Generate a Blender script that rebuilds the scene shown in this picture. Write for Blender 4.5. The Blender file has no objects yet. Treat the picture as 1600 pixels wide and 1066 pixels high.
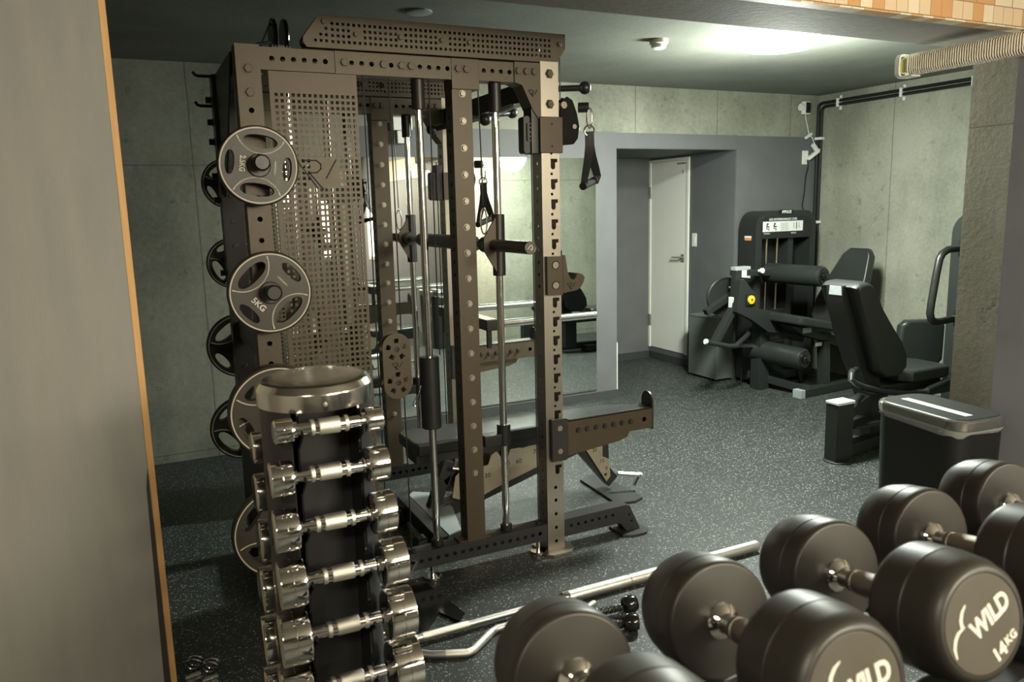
import bpy, bmesh, math, random
from mathutils import Vector, Matrix
from mathutils.geometry import tessellate_polygon
random.seed(4)
S = bpy.context.scene
COL = S.collection
R = math.radians
PI = math.pi

# ------------------------------------------------------------------ camera, world, lights, exposure
cam_data = bpy.data.cameras.new('camera')
cam_data.sensor_width = 36.0
cam_data.lens = 36.0 * 1220.0 / 1600.0
cam_data.clip_start = 0.02
cam_data.dof.use_dof = True
cam_data.dof.focus_distance = 3.2
cam_data.dof.aperture_fstop = 6.3
cam = bpy.data.objects.new('camera', cam_data)
COL.objects.link(cam)
cam.matrix_world = Matrix(((0.898, 0.096, -0.430, 0.0),
                           (-0.439, 0.141, -0.887, 0.0),
                           (-0.025, 0.985, 0.169, 1.55),
                           (0, 0, 0, 1)))
_m = cam.matrix_world.to_3x3()
_q = _m.to_quaternion().normalized()
cam.matrix_world = Matrix.Translation((0, 0, 1.55)) @ _q.to_matrix().to_4x4()
S.camera = cam

world = bpy.data.worlds.new('world')
S.world = world
world.use_nodes = True
world.node_tree.nodes['Background'].inputs[0].default_value = (0.9, 0.95, 1.0, 1)
world.node_tree.nodes['Background'].inputs[1].default_value = 0.012

S.view_settings.view_transform = 'Standard'
S.view_settings.look = 'None'
S.view_settings.exposure = 0.0
S.view_settings.gamma = 1.0
S.view_settings.use_curve_mapping = False
S.cycles.max_bounces = 8
S.cycles.caustics_reflective = False
S.cycles.caustics_refractive = False

LAMP = (3.42, 3.50)            # the round ceiling lamp of the gym


def area(name, loc, target, size, power, color, shape='DISK', sizey=None):
    l = bpy.data.lights.new(name, 'AREA')
    l.shape = shape
    l.size = size
    if sizey:
        l.size_y = sizey
    l.energy = power
    l.color = color
    o = bpy.data.objects.new(name, l)
    COL.objects.link(o)
    o.location = loc
    d = Vector(target) - Vector(loc)
    o.rotation_euler = d.to_track_quat('-Z', 'Y').to_euler()
    return o


COOL = (0.93, 1.0, 0.88)
WARM = (1.0, 0.91, 0.68)
l_ = bpy.data.lights.new('gym_lamp_light', 'POINT')
l_.energy = 135
l_.color = COOL
l_.shadow_soft_size = 0.14
o_ = bpy.data.objects.new('gym_lamp_light', l_)
COL.objects.link(o_)
o_.location = (LAMP[0], LAMP[1], 2.03)
area('gym_lamp_down_light', (LAMP[0], LAMP[1], 2.375), (LAMP[0], LAMP[1], 0), 0.4, 128, COOL)
area('added_left_fill_light', (-0.9, -0.8, 2.385), (-0.9, -0.79, 0), 0.5, 48, WARM)  # unseen fill, added to brighten the left partition
KEY = (2.6, -0.45, 2.10)
area('front_room_light', (KEY[0], KEY[1], KEY[2] - 0.04), (1.0, 2.6, 1.1), 0.42, 30, WARM)
area('added_soft_panel_light', (1.7, -1.5, 2.13), (1.5, 1.0, 0.6), 1.2, 150, WARM, 'SQUARE')  # unseen wide panel, added to soften and spread the warm light


# ------------------------------------------------------------------ materials
def nt(name):
    m = bpy.data.materials.new(name)
    m.use_nodes = True
    n = m.node_tree.nodes
    return m, n, m.node_tree.links, n['Principled BSDF']


def mat(name, col, rough=0.5, metal=0.0, var=0.12, scale=30.0, bump=0.0, bscale=None, stretch=None, spec=0.5, coat=0.0, col2=None):
    m, n, l, p = nt(name)
    tc = n.new('ShaderNodeTexCoord')
    mp = n.new('ShaderNodeMapping')
    if stretch:
        mp.inputs['Scale'].default_value = stretch
    l.new(tc.outputs['Object'], mp.inputs[0])
    nz = n.new('ShaderNodeTexNoise')
    nz.inputs['Scale'].default_value = scale
    nz.inputs['Detail'].default_value = 4
    l.new(mp.outputs[0], nz.inputs['Vector'])
    mx = n.new('ShaderNodeMix')
    mx.data_type = 'RGBA'
    mx.inputs[6].default_value = tuple(c * (1 - var) for c in col) + (1,)
    mx.inputs[7].default_value = tuple(min(1, c * (1 + var)) for c in (col2 or col)) + (1,)
    l.new(nz.outputs[0], mx.inputs[0])
    l.new(mx.outputs[2], p.inputs['Base Color'])
    mr = n.new('ShaderNodeMapRange')
    mr.inputs[3].default_value = max(0.02, rough - 0.06)
    mr.inputs[4].default_value = min(1, rough + 0.06)
    l.new(nz.outputs[0], mr.inputs[0])
    l.new(mr.outputs[0], p.inputs['Roughness'])
    p.inputs['Metallic'].default_value = metal
    p.inputs['Specular IOR Level'].default_value = spec
    if coat:
        p.inputs['Coat Weight'].default_value = coat
    if bump:
        b = n.new('ShaderNodeBump')
        b.inputs['Strength'].default_value = bump
        b.inputs['Distance'].default_value = 0.002
        n2 = n.new('ShaderNodeTexNoise')
        n2.inputs['Scale'].default_value = bscale or scale * 4
        n2.inputs['Detail'].default_value = 3
        l.new(mp.outputs[0], n2.inputs['Vector'])
        l.new(n2.outputs[0], b.inputs['Height'])
        l.new(b.outputs[0], p.inputs['Normal'])
    return m


def emit(name, col, strength):
    m, n, l, p = nt(name)
    p.inputs['Base Color'].default_value = (0.8, 0.8, 0.8, 1)
    p.inputs['Emission Color'].default_value = tuple(col) + (1,)
    nz = n.new('ShaderNodeTexNoise')
    nz.inputs['Scale'].default_value = 2.0
    mr = n.new('ShaderNodeMapRange')
    mr.inputs[3].default_value = strength * 0.95
    mr.inputs[4].default_value = strength * 1.05
    l.new(nz.outputs[0], mr.inputs[0])
    l.new(mr.outputs[0], p.inputs['Emission Strength'])
    return m


def mth(n, l, op, a, b=None, c=None):
    x = n.new('ShaderNodeMath')
    x.operation = op
    for i, v in enumerate((a, b, c)):
        if v is None:
            continue
        if isinstance(v, (int, float)):
            x.inputs[i].default_value = v
        else:
            l.new(v, x.inputs[i])
    return x.outputs[0]


def concrete(name, c1, c2, axis, seam=0.9, stain=0.5, seam_w=0.004, holes=True, off=0.05, hz=0.0016):
    """board-formed concrete; axis = the horizontal world axis (0 = x, 1 = y) along the wall"""
    m, n, l, p = nt(name)
    tc = n.new('ShaderNodeTexCoord')
    v = tc.outputs['Object']

    def noise(scale, detail=5, rough=0.6, st=None):
        x = n.new('ShaderNodeTexNoise')
        x.inputs['Scale'].default_value = scale
        x.inputs['Detail'].default_value = detail
        x.inputs['Roughness'].default_value = rough
        if st:
            mp = n.new('ShaderNodeMapping')
            mp.inputs['Scale'].default_value = st
            l.new(v, mp.inputs[0])
            l.new(mp.outputs[0], x.inputs['Vector'])
        else:
            l.new(v, x.inputs['Vector'])
        return x.outputs[0]
    a = noise(1.3, 8, 0.62)
    b = noise(2.6, 6, 0.6, (1, 1, 0.25))
    c = noise(38, 4, 0.7)
    t = mth(n, l, 'ADD', mth(n, l, 'MULTIPLY', a, 0.6), mth(n, l, 'MULTIPLY', b, 0.4))
    t = mth(n, l, 'ADD', t, mth(n, l, 'MULTIPLY', mth(n, l, 'SUBTRACT', c, 0.5), 0.3))
    mr = n.new('ShaderNodeMapRange')
    mr.inputs[1].default_value = 0.36
    mr.inputs[2].default_value = 0.64
    l.new(t, mr.inputs[0])
    mx = n.new('ShaderNodeMix')
    mx.data_type = 'RGBA'
    mx.inputs[6].default_value = tuple(c1) + (1,)
    mx.inputs[7].default_value = tuple(c2) + (1,)
    l.new(mr.outputs[0], mx.inputs[0])
    # dark pits and stains
    d = noise(7, 6, 0.75)
    ds = n.new('ShaderNodeMapRange')
    ds.inputs[1].default_value = 0.60
    ds.inputs[2].default_value = 0.74
    l.new(d, ds.inputs[0])
    sp = n.new('ShaderNodeSeparateXYZ')
    l.new(v, sp.inputs[0])
    u = sp.outputs[axis]
    z = sp.outputs[2]
    if seam:
        wob = mth(n, l, 'MULTIPLY', mth(n, l, 'SUBTRACT', noise(9, 3), 0.5), 0.012)
        us = mth(n, l, 'ADD', u, wob)
        su = mth(n, l, 'ABSOLUTE', mth(n, l, 'SUBTRACT', mth(n, l, 'FRACT', mth(n, l, 'ADD', mth(n, l, 'DIVIDE', us, seam), off)), 0.5))
        l1 = mth(n, l, 'LESS_THAN', mth(n, l, 'SUBTRACT', 0.5, su), seam_w / seam)
        sz = mth(n, l, 'ABSOLUTE', mth(n, l, 'SUBTRACT', mth(n, l, 'FRACT', mth(n, l, 'DIVIDE', mth(n, l, 'ADD', z, -0.05), 1.8)), 0.5))
        l2 = mth(n, l, 'LESS_THAN', mth(n, l, 'SUBTRACT', 0.5, sz), hz)
        line = mth(n, l, 'MAXIMUM', l1, l2)
        if holes:
            fu = mth(n, l, 'SUBTRACT', mth(n, l, 'FRACT', mth(n, l, 'DIVIDE', mth(n, l, 'ADD', u, 0.12), seam / 2)), 0.5)
            fz = mth(n, l, 'SUBTRACT', mth(n, l, 'FRACT', mth(n, l, 'DIVIDE', mth(n, l, 'ADD', z, 0.19), 0.45)), 0.5)
            du = mth(n, l, 'MULTIPLY', fu, seam / 2)
            dz = mth(n, l, 'MULTIPLY', fz, 0.45)
            r = mth(n, l, 'SQRT', mth(n, l, 'ADD', mth(n, l, 'MULTIPLY', du, du), mth(n, l, 'MULTIPLY', dz, dz)))
            hole = mth(n, l, 'LESS_THAN', mth(n, l, 'ABSOLUTE', mth(n, l, 'SUBTRACT', r, 0.011)), 0.004)
            line = mth(n, l, 'MAXIMUM', line, mth(n, l, 'MULTIPLY', hole, 0.55))
        ds_o = mth(n, l, 'MAXIMUM', mth(n, l, 'MULTIPLY', ds.outputs[0], stain), mth(n, l, 'MULTIPLY', line, 0.6))
    else:
        ds_o = mth(n, l, 'MULTIPLY', ds.outputs[0], stain)
    m2 = n.new('ShaderNodeMix')
    m2.data_type = 'RGBA'
    l.new(ds_o, m2.inputs[0])
    l.new(mx.outputs[2], m2.inputs[6])
    m2.inputs[7].default_value = tuple(x * 0.35 for x in c1) + (1,)
    l.new(m2.outputs[2], p.inputs['Base Color'])
    p.inputs['Roughness'].default_value = 0.75
    bp = n.new('ShaderNodeBump')
    bp.inputs['Strength'].default_value = 0.35
    bp.inputs['Distance'].default_value = 0.004
    l.new(mth(n, l, 'SUBTRACT', c, ds_o), bp.inputs['Height'])
    l.new(bp.outputs[0], p.inputs['Normal'])
    return m


def floor_mat():
    m, n, l, p = nt('speckled_rubber_floor')
    tc = n.new('ShaderNodeTexCoord')
    v = tc.outputs['Object']

    def specks(scale, thr, prob):
        vo = n.new('ShaderNodeTexVoronoi')
        vo.inputs['Scale'].default_value = scale
        l.new(v, vo.inputs['Vector'])
        s2 = n.new('ShaderNodeSeparateColor')
        l.new(vo.outputs['Color'], s2.inputs[0])
        size = mth(n, l, 'MULTIPLY', s2.outputs[1], thr)
        return mth(n, l, 'MULTIPLY', mth(n, l, 'LESS_THAN', vo.outputs['Distance'], size), mth(n, l, 'LESS_THAN', s2.outputs[0], prob))
    sp = mth(n, l, 'MAXIMUM', specks(95, 0.42, 0.36), specks(170, 0.5, 0.34))
    nz = n.new('ShaderNodeTexNoise')
    nz.inputs['Scale'].default_value = 160
    nz.inputs['Detail'].default_value = 3
    l.new(v, nz.inputs['Vector'])
    nb = n.new('ShaderNodeTexNoise')
    nb.inputs['Scale'].default_value = 1.5
    nb.inputs['Detail'].default_value = 5
    l.new(v, nb.inputs['Vector'])
    mx = n.new('ShaderNodeMix')
    mx.data_type = 'RGBA'
    l.new(nb.outputs[0], mx.inputs[0])
    mx.inputs[6].default_value = (0.016, 0.0195, 0.0185, 1)
    mx.inputs[7].default_value = (0.029, 0.034, 0.032, 1)
    s = n.new('ShaderNodeSeparateXYZ')
    l.new(v, s.inputs[0])
    fx = mth(n, l, 'ABSOLUTE', mth(n, l, 'SUBTRACT', mth(n, l, 'FRACT', mth(n, l, 'DIVIDE', mth(n, l, 'ADD', s.outputs[0], 0.115), 0.52)), 0.5))
    fy = mth(n, l, 'ABSOLUTE', mth(n, l, 'SUBTRACT', mth(n, l, 'FRACT', mth(n, l, 'DIVIDE', mth(n, l, 'ADD', s.outputs[1], 0.27), 1.04)), 0.5))
    ln = mth(n, l, 'MAXIMUM', mth(n, l, 'GREATER_THAN', fx, 0.4955), mth(n, l, 'GREATER_THAN', fy, 0.4978))
    m2 = n.new('ShaderNodeMix')
    m2.data_type = 'RGBA'
    l.new(mth(n, l, 'MULTIPLY', sp, 0.62), m2.inputs[0])
    l.new(mx.outputs[2], m2.inputs[6])
    m2.inputs[7].default_value = (0.42, 0.45, 0.42, 1)
    m3 = n.new('ShaderNodeMix')
    m3.data_type = 'RGBA'
    l.new(mth(n, l, 'MULTIPLY', ln, 0.85), m3.inputs[0])
    l.new(m2.outputs[2], m3.inputs[6])
    m3.inputs[7].default_value = (0.006, 0.006, 0.006, 1)
    l.new(m3.outputs[2], p.inputs['Base Color'])
    p.inputs['Roughness'].default_value = 0.52
    p.inputs['Specular IOR Level'].default_value = 0.45
    bp = n.new('ShaderNodeBump')
    bp.inputs['Strength'].default_value = 0.35
    bp.inputs['Distance'].default_value = 0.002
    l.new(mth(n, l, 'SUBTRACT', nz.outputs[0], ln), bp.inputs['Height'])
    l.new(bp.outputs[0], p.inputs['Normal'])
    return m


def tile_mat():
    m, n, l, p = nt('orange_cream_tile')
    tc = n.new('ShaderNodeTexCoord')
    s = n.new('ShaderNodeSeparateXYZ')
    l.new(tc.outputs['Object'], s.inputs[0])
    x, y, z = s.outputs
    low = mth(n, l, 'LESS_THAN', z, 2.2652)
    w = mth(n, l, 'ADD', mth(n, l, 'MULTIPLY', low, -0.047), 0.107)
    cx = mth(n, l, 'DIVIDE', x, w)
    rz = mth(n, l, 'DIVIDE', mth(n, l, 'SUBTRACT', z, 2.2), 0.0655)
    row = mth(n, l, 'FLOOR', rz)
    cx = mth(n, l, 'ADD', cx, mth(n, l, 'MULTIPLY', row, 0.37))
    cmb = n.new('ShaderNodeCombineXYZ')
    l.new(mth(n, l, 'FLOOR', cx), cmb.inputs[0])
    l.new(row, cmb.inputs[1])
    wn = n.new('ShaderNodeTexWhiteNoise')
    wn.noise_dimensions = '2D'
    l.new(cmb.outputs[0], wn.inputs['Vector'])
    cr = n.new('ShaderNodeValToRGB')
    cr.color_ramp.interpolation = 'CONSTANT'
    e = cr.color_ramp.elements
    e[0].position = 0.0
    e[0].color = (0.80, 0.62, 0.43, 1)
    e[1].position = 0.36
    e[1].color = (0.86, 0.73, 0.55, 1)
    e2 = e.new(0.68)
    e2.color = (0.68, 0.38, 0.17, 1)
    l.new(wn.outputs[0], cr.inputs[0])
    fx = mth(n, l, 'ABSOLUTE', mth(n, l, 'SUBTRACT', mth(n, l, 'FRACT', cx), 0.5))
    fz = mth(n, l, 'ABSOLUTE', mth(n, l, 'SUBTRACT', mth(n, l, 'FRACT', rz), 0.5))
    g = mth(n, l, 'MAXIMUM', mth(n, l, 'GREATER_THAN', fx, 0.478), mth(n, l, 'GREATER_THAN', fz, 0.474))
    mx = n.new('ShaderNodeMix')
    mx.data_type = 'RGBA'
    l.new(g, mx.inputs[0])
    l.new(cr.outputs[0], mx.inputs[6])
    mx.inputs[7].default_value = (0.36, 0.24, 0.15, 1)
    l.new(mx.outputs[2], p.inputs['Base Color'])
    p.inputs['Roughness'].default_value = 0.55
    bp = n.new('ShaderNodeBump')
    bp.invert = True
    bp.inputs['Strength'].default_value = 0.5
    bp.inputs['Distance'].default_value = 0.003
    l.new(g, bp.inputs['Height'])
    l.new(bp.outputs[0], p.inputs['Normal'])
    return m


M = dict(
    rack=mat('bronze_black_powder_coat', (0.080, 0.062, 0.041), 0.44, 0.2, 0.08, 60, 0.06, 900, spec=0.4),
    rackb=mat('black_powder_coat', (0.030, 0.030, 0.030), 0.40, 0.1, 0.1, 60, 0.06, 900),
    black=mat('black_plastic', (0.014, 0.014, 0.014), 0.38, 0.0, 0.1, 40),
    darkchrome=mat('dark_chrome', (0.11, 0.10, 0.088), 0.20, 1.0, 0.08, 60),
    gripfoam=mat('grip_foam', (0.016, 0.016, 0.016), 0.85, 0.0, 0.1, 60, 0.2, 500, spec=0.12),
    gloss=mat('gloss_black_plastic', (0.008, 0.008, 0.008), 0.14, 0.0, 0.1, 40),
    engrave=mat('dark_engraving', (0.008, 0.007, 0.006), 0.7),
    barsteel=mat('bar_steel', (0.72, 0.71, 0.68), 0.40, 1.0, 0.06, 80),
    capsteel=mat('tower_cap_steel', (0.80, 0.76, 0.70), 0.16, 1.0, 0.03, 20),
    steel=mat('brushed_stainless', (0.36, 0.33, 0.285), 0.40, 1.0, 0.08, 30, 0.05, 60, (60, 60, 1)),
    chrome=mat('chrome', (0.82, 0.80, 0.77), 0.055, 1.0, 0.02, 20),
    satin=mat('satin_chrome', (0.70, 0.69, 0.66), 0.22, 1.0, 0.05, 80),
    knurl=mat('knurled_chrome', (0.80, 0.77, 0.72), 0.42, 1.0, 0.1, 300, 0.5, 700),
    dknurl=mat('dark_knurled_steel', (0.36, 0.33, 0.30), 0.38, 1.0, 0.15, 300, 0.6, 600),
    bolt=mat('zinc_bolt', (0.30, 0.27, 0.225), 0.40, 0.45, 0.1, 90),
    rubber=mat('black_rubber', (0.025, 0.0225, 0.019), 0.44, 0.0, 0.1, 25, 0.05, 400, spec=0.55),
    capface=mat('dumbbell_cap_face', (0.080, 0.070, 0.056), 0.40, 0.0, 0.05, 25, spec=0.55),
    white_print=mat('white_print', (0.78, 0.72, 0.62), 0.5),
    cream_line=mat('cream_print', (0.62, 0.56, 0.46), 0.5),
    plate=mat('plate_rubber', (0.042, 0.034, 0.026), 0.42, 0.0, 0.1, 40, 0.05, 500),
    vinylpad=mat('black_upholstery', (0.020, 0.0225, 0.022), 0.36, 0.0, 0.1, 40, 0.15, 500),
    padshell=mat('textured_black_shell', (0.013, 0.014, 0.014), 0.5, 0.0, 0.1, 60, 0.1, 600),
    frame=mat('charcoal_machine_frame', (0.024, 0.027, 0.0265), 0.40, 0.15, 0.08, 60),
    cabinet=mat('grey_cabinet', (0.14, 0.155, 0.145), 0.5, 0.0, 0.06, 30),
    tag=mat('white_sticker', (0.72, 0.74, 0.72), 0.5),
    greytag=mat('grey_cap', (0.30, 0.33, 0.33), 0.45),
    orange=mat('orange_sticker', (0.75, 0.24, 0.05), 0.5),
    yellow=mat('yellow_dial', (0.85, 0.48, 0.03), 0.4),
    brass=mat('worn_guide_rod', (0.55, 0.47, 0.33), 0.3, 1.0),
    grey_vinyl=mat('grey_wallcovering', (0.118, 0.121, 0.126), 0.62, 0.0, 0.16, 6, 0.2, 240),
    grey_vinyl3=mat('grey_blue_wallcovering', (0.235, 0.242, 0.272), 0.62, 0.0, 0.16, 6, 0.2, 240),
    grey_vinyl2=mat('grey_wallcovering_streaked', (0.212, 0.230, 0.236), 0.6, 0.0, 0.12, 16, 0.15, 300, (1, 1, 0.16), col2=(0.305, 0.280, 0.246)),
    base=mat('dark_baseboard', (0.045, 0.047, 0.050), 0.5),
    wood=mat('pale_wood_edge', (0.62, 0.36, 0.15), 0.55, 0.0, 0.2, 10, 0.05, 200, (30, 30, 1)),
    darkstrip=mat('dark_brown_strip', (0.035, 0.028, 0.022), 0.6),
    door=mat('off_white_door', (0.90, 0.90, 0.83), 0.45, 0.0, 0.02, 5),
    white=mat('white_plastic', (0.78, 0.78, 0.74), 0.4, 0.0, 0.03, 20),
    cream=mat('cream_plastic', (0.70, 0.62, 0.48), 0.45, 0.0, 0.05, 20),
    duct=mat('cream_duct', (0.84, 0.78, 0.66), 0.45, 0.0, 0.04, 10),
    foam=mat('yellow_foam', (0.42, 0.36, 0.14), 0.8),
    pipe=mat('black_conduit', (0.012, 0.013, 0.014), 0.35),
    bag=mat('clear_bag_plastic', (0.62, 0.64, 0.62), 0.25),
    gold=mat('ladder_plate', (0.60, 0.52, 0.40), 0.34, 0.7, 0.12, 25),
    ceil=concrete('ceiling_concrete', (0.125, 0.135, 0.116), (0.175, 0.186, 0.160), 0, 0, 0.25),
    conc=concrete('back_wall_concrete', (0.150, 0.156, 0.120), (0.305, 0.305, 0.248), 0, 0.815, 0.8, off=-0.4945),
    concy=concrete('side_wall_concrete', (0.185, 0.192, 0.150), (0.345, 0.345, 0.282), 1, 0.82, 0.75, off=-0.46, hz=-1.0),
    pillar=concrete('pillar_concrete', (0.26, 0.232, 0.17), (0.42, 0.38, 0.295), 1, 2.6, 0.75),
    beamc=concrete('beam_concrete', (0.20, 0.185, 0.155), (0.29, 0.27, 0.235), 0, 0, 0.3),
    floor=floor_mat(),
    tiles=tile_mat(),
    paint=mat('front_room_paint', (0.28, 0.26, 0.225), 0.7),
    lamp=emit('lamp_diffuser', (0.95, 1.0, 0.90), 14.0),
    signface=emit('sign_face', (0.85, 0.88, 0.62), 0.45),
    signmark=emit('sign_mark', (0.9, 1.0, 0.9), 1.2),
    tileband=mat('orange_tile_band', (0.74, 0.46, 0.25), 0.5),
    lampw=emit('warm_lamp_diffuser', (1.0, 0.86, 0.66), 8.0),
    winglow=emit('lit_window_glass', (1.0, 0.90, 0.74), 5.0),
)
_p = M['bag'].node_tree.nodes['Principled BSDF']
_p.inputs['Transmission Weight'].default_value = 0.6
_p.inputs['IOR'].default_value = 1.2
_mm, _n, _l, _p = nt('mirror_glass')
_p.inputs['Base Color'].default_value = (0.86, 0.91, 0.87, 1)
_p.inputs['Metallic'].default_value = 1.0
_p.inputs['Roughness'].default_value = 0.012
M['mirror'] = _mm


# ------------------------------------------------------------------ mesh builder
def V(*a):
    return Vector(a[0]) if len(a) == 1 else Vector(a)


FXZ = (V(0, 0, 0), V(1, 0, 0), V(0, 0, 1), V(0, -1, 0))     # u = x, v = z, facing -y


def fxz(y):
    return (V(0, y, 0), V(1, 0, 0), V(0, 0, 1), V(0, -1, 0))


def fyz(x):
    return (V(x, 0, 0), V(0, 1, 0), V(0, 0, 1), V(-1, 0, 0))


def fxy(z):
    return (V(0, 0, z), V(1, 0, 0), V(0, 1, 0), V(0, 0, 1))


class MB:
    def __init__(self):
        self.bm = bmesh.new()

    def _face(self, vs):
        try:
            return self.bm.faces.new(vs)
        except ValueError:
            return None

    def box(self, c, s, rot=None, bev=0.0, seg=2):
        bm = self.bm
        t = bmesh.ops.create_cube(bm, size=1.0)
        vs = t['verts']
        for v in vs:
            v.co = Vector((v.co.x * s[0], v.co.y * s[1], v.co.z * s[2]))
        if bev:
            es = list({e for v in vs for e in v.link_edges})
            r = bmesh.ops.bevel(bm, geom=es, offset=bev, segments=seg, affect='EDGES', profile=0.5)
            vs = list({v for f in r['faces'] for v in f.verts} | {v for v in vs if v.is_valid})
        for v in vs:
            if rot:
                v.co = rot @ v.co
            v.co += Vector(c)
        return self

    def b2(self, x0, x1, y0, y1, z0, z1, bev=0.0, seg=2):
        return self.box(((x0 + x1) / 2, (y0 + y1) / 2, (z0 + z1) / 2), (abs(x1 - x0), abs(y1 - y0), abs(z1 - z0)), None, bev, seg)

    def bar(self, p0, p1, w, h, up=(0, 0, 1), bev=0.0):
        p0, p1 = Vector(p0), Vector(p1)
        d = (p1 - p0).normalized()
        s = d.cross(Vector(up))
        if s.length < 1e-4:
            s = Vector((1, 0, 0))
        s.normalize()
        u = s.cross(d)
        rot = Matrix((d, s, u)).transposed()
        return self.box((p0 + p1) / 2, ((p1 - p0).length, w, h), rot, bev)

    def lathe(self, prof, o, axis, n=32, cap=True):
        """prof = [(distance along axis, radius)]"""
        bm = self.bm
        o = Vector(o)
        a = Vector(axis).normalized()
        t = Vector((0, 0, 1)) if abs(a.z) < 0.9 else Vector((1, 0, 0))
        u = a.cross(t).normalized()
        w = a.cross(u)
        rings = []
        for s, r in prof:
            if r < 1e-6:
                rings.append([bm.verts.new(o + a * s)])
            else:
                rings.append([bm.verts.new(o + a * s + (u * math.cos(2 * PI * i / n) + w * math.sin(2 * PI * i / n)) * r) for i in range(n)])
        for A, B in zip(rings, rings[1:]):
            for i in range(n):
                j = (i + 1) % n
                if len(A) == 1 and len(B) == 1:
                    continue
                if len(A) == 1:
                    self._face((A[0], B[i], B[j]))
                elif len(B) == 1:
                    self._face((A[i], A[j], B[0]))
                else:
                    self._face((A[i], A[j], B[j], B[i]))
        for ring, rev in ((rings[0], True), (rings[-1], False)):
            if cap and len(ring) > 2:
                self._face(ring if not rev else ring[::-1])
        return self

    def cyl(self, p0, p1, r0, r1=None, n=24, bev=0.0):
        p0, p1 = Vector(p0), Vector(p1)
        L = (p1 - p0).length
        r1 = r0 if r1 is None else r1
        if bev:
            prof = [(0, r0 - bev), (bev, r0), (L - bev, r1), (L, r1 - bev)]
        else:
            prof = [(0, r0), (L, r1)]
        return self.lathe(prof, p0, p1 - p0, n)

    def sphere(self, c, r, n=20):
        prof = [(-r * math.cos(PI * i / 10), r * math.sin(PI * i / 10) if 0 < i < 10 else 0) for i in range(11)]
        return self.lathe(prof, c, (0, 0, 1), n)

    def tube(self, pts, r, n=12, closed=False, rr=None):
        bm = self.bm
        pts = [Vector(p) for p in pts]
        N = len(pts)
        rings = []
        prev = None
        for i, p in enumerate(pts):
            if closed:
                d = (pts[(i + 1) % N] - pts[i - 1]).normalized()
            else:
                d = (pts[min(i + 1, N - 1)] - pts[max(i - 1, 0)]).normalized()
            if prev is None:
                t = Vector((0, 0, 1)) if abs(d.z) < 0.9 else Vector((1, 0, 0))
                u = d.cross(t).normalized()
            else:
                u = (prev - d * prev.dot(d)).normalized()
            prev = u
            w = d.cross(u)
            ri = rr[i] if rr else r
            rings.append([bm.verts.new(p + (u * math.cos(2 * PI * k / n) + w * math.sin(2 * PI * k / n)) * ri) for k in range(n)])
        for i in range(N if closed else N - 1):
            A, B = rings[i], rings[(i + 1) % N]
            for k in range(n):
                self._face((A[k], A[(k + 1) % n], B[(k + 1) % n], B[k]))
        if not closed:
            self._face(rings[0][::-1])
            self._face(rings[-1])
        return self

    def ring(self, c, axis, R_, r, n=40, k=10):
        a = Vector(axis).normalized()
        t = Vector((0, 0, 1)) if abs(a.z) < 0.9 else Vector((1, 0, 0))
        u = a.cross(t).normalized()
        w = a.cross(u)
        return self.tube([Vector(c) + (u * math.cos(2 * PI * i / n) + w * math.sin(2 * PI * i / n)) * R_ for i in range(n)], r, k, True)

    def prism(self, outer, frame, t, holes=()):
        """polygon with holes in frame (o,u,v,w); front face at w = 0, body goes back by t"""
        bm = self.bm
        o, u, v, w = frame
        loops = [[Vector((p[0], p[1], 0)) for p in lp] for lp in [outer] + list(holes)]
        flat = [p for lp in loops for p in lp]
        tris = tessellate_polygon(loops)
        F = [bm.verts.new(o + u * p.x + v * p.y) for p in flat]
        B = [bm.verts.new(o + u * p.x + v * p.y - w * t) for p in flat]
        for a, b, c in tris:
            self._face((F[a], F[b], F[c]))
            self._face((B[c], B[b], B[a]))
        k = 0
        for lp in loops:
            n = len(lp)
            for i in range(n):
                j = (i + 1) % n
                self._face((F[k + i], F[k + j], B[k + j], B[k + i]))
            k += n
        return self

    def grid(self, us, vs, frame, t, hu, hv, skip=None):
        """perforated panel: cells between cell centres, one square hole per cell"""
        bm = self.bm
        o, u, v, w = frame
        du = us[1] - us[0]
        dv = vs[1] - vs[0]
        cache = {}

        def vert(a, b, d):
            key = (round(a, 5), round(b, 5), d)
            if key not in cache:
                cache[key] = bm.verts.new(o + u * a + v * b - w * (t * d))
            return cache[key]
        for i, a in enumerate(us):
            for j, b in enumerate(vs):
                oc = [(a - du / 2, b - dv / 2), (a + du / 2, b - dv / 2), (a + du / 2, b + dv / 2), (a - du / 2, b + dv / 2)]
                if skip and skip(a, b):
                    for d in (0, 1):
                        self._face([vert(p[0], p[1], d) for p in oc])
                    continue
                ic = [(a - hu, b - hv), (a + hu, b - hv), (a + hu, b + hv), (a - hu, b + hv)]
                for k in range(4):
                    k2 = (k + 1) % 4
                    for d in (0, 1):
                        self._face((vert(*oc[k], d), vert(*oc[k2], d), vert(*ic[k2], d), vert(*ic[k], d)))
                    self._face((vert(*ic[k], 0), vert(*ic[k2], 0), vert(*ic[k2], 1), vert(*ic[k], 1)))
        return self

    def pad(self, outline, frame, t, bev, steps=3):
        """upholstered pad: outline (convex) in frame, thickness t going back, rounded edges"""
        bm = self.bm
        o, u, v, w = frame
        cx = sum(p[0] for p in outline) / len(outline)
        cy = sum(p[1] for p in outline) / len(outline)
        mx = max(abs(p[0] - cx) for p in outline)
        my = max(abs(p[1] - cy) for p in outline)
        lv = []
        for i in range(steps + 1):
            a = PI / 2 * i / steps
            lv.append((bev * (1 - math.sin(a)), bev * (1 - math.cos(a))))
        lv = [(ins, dep) for ins, dep in lv]
        lv2 = lv + [(ins, t - dep) for ins, dep in reversed(lv)]
        rings = []
        for ins, dep in lv2:
            sx = (mx - ins) / mx
            sy = (my - ins) / my
            rings.append([bm.verts.new(o + u * (cx + (p[0] - cx) * sx) + v * (cy + (p[1] - cy) * sy) - w * dep) for p in outline])
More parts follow.
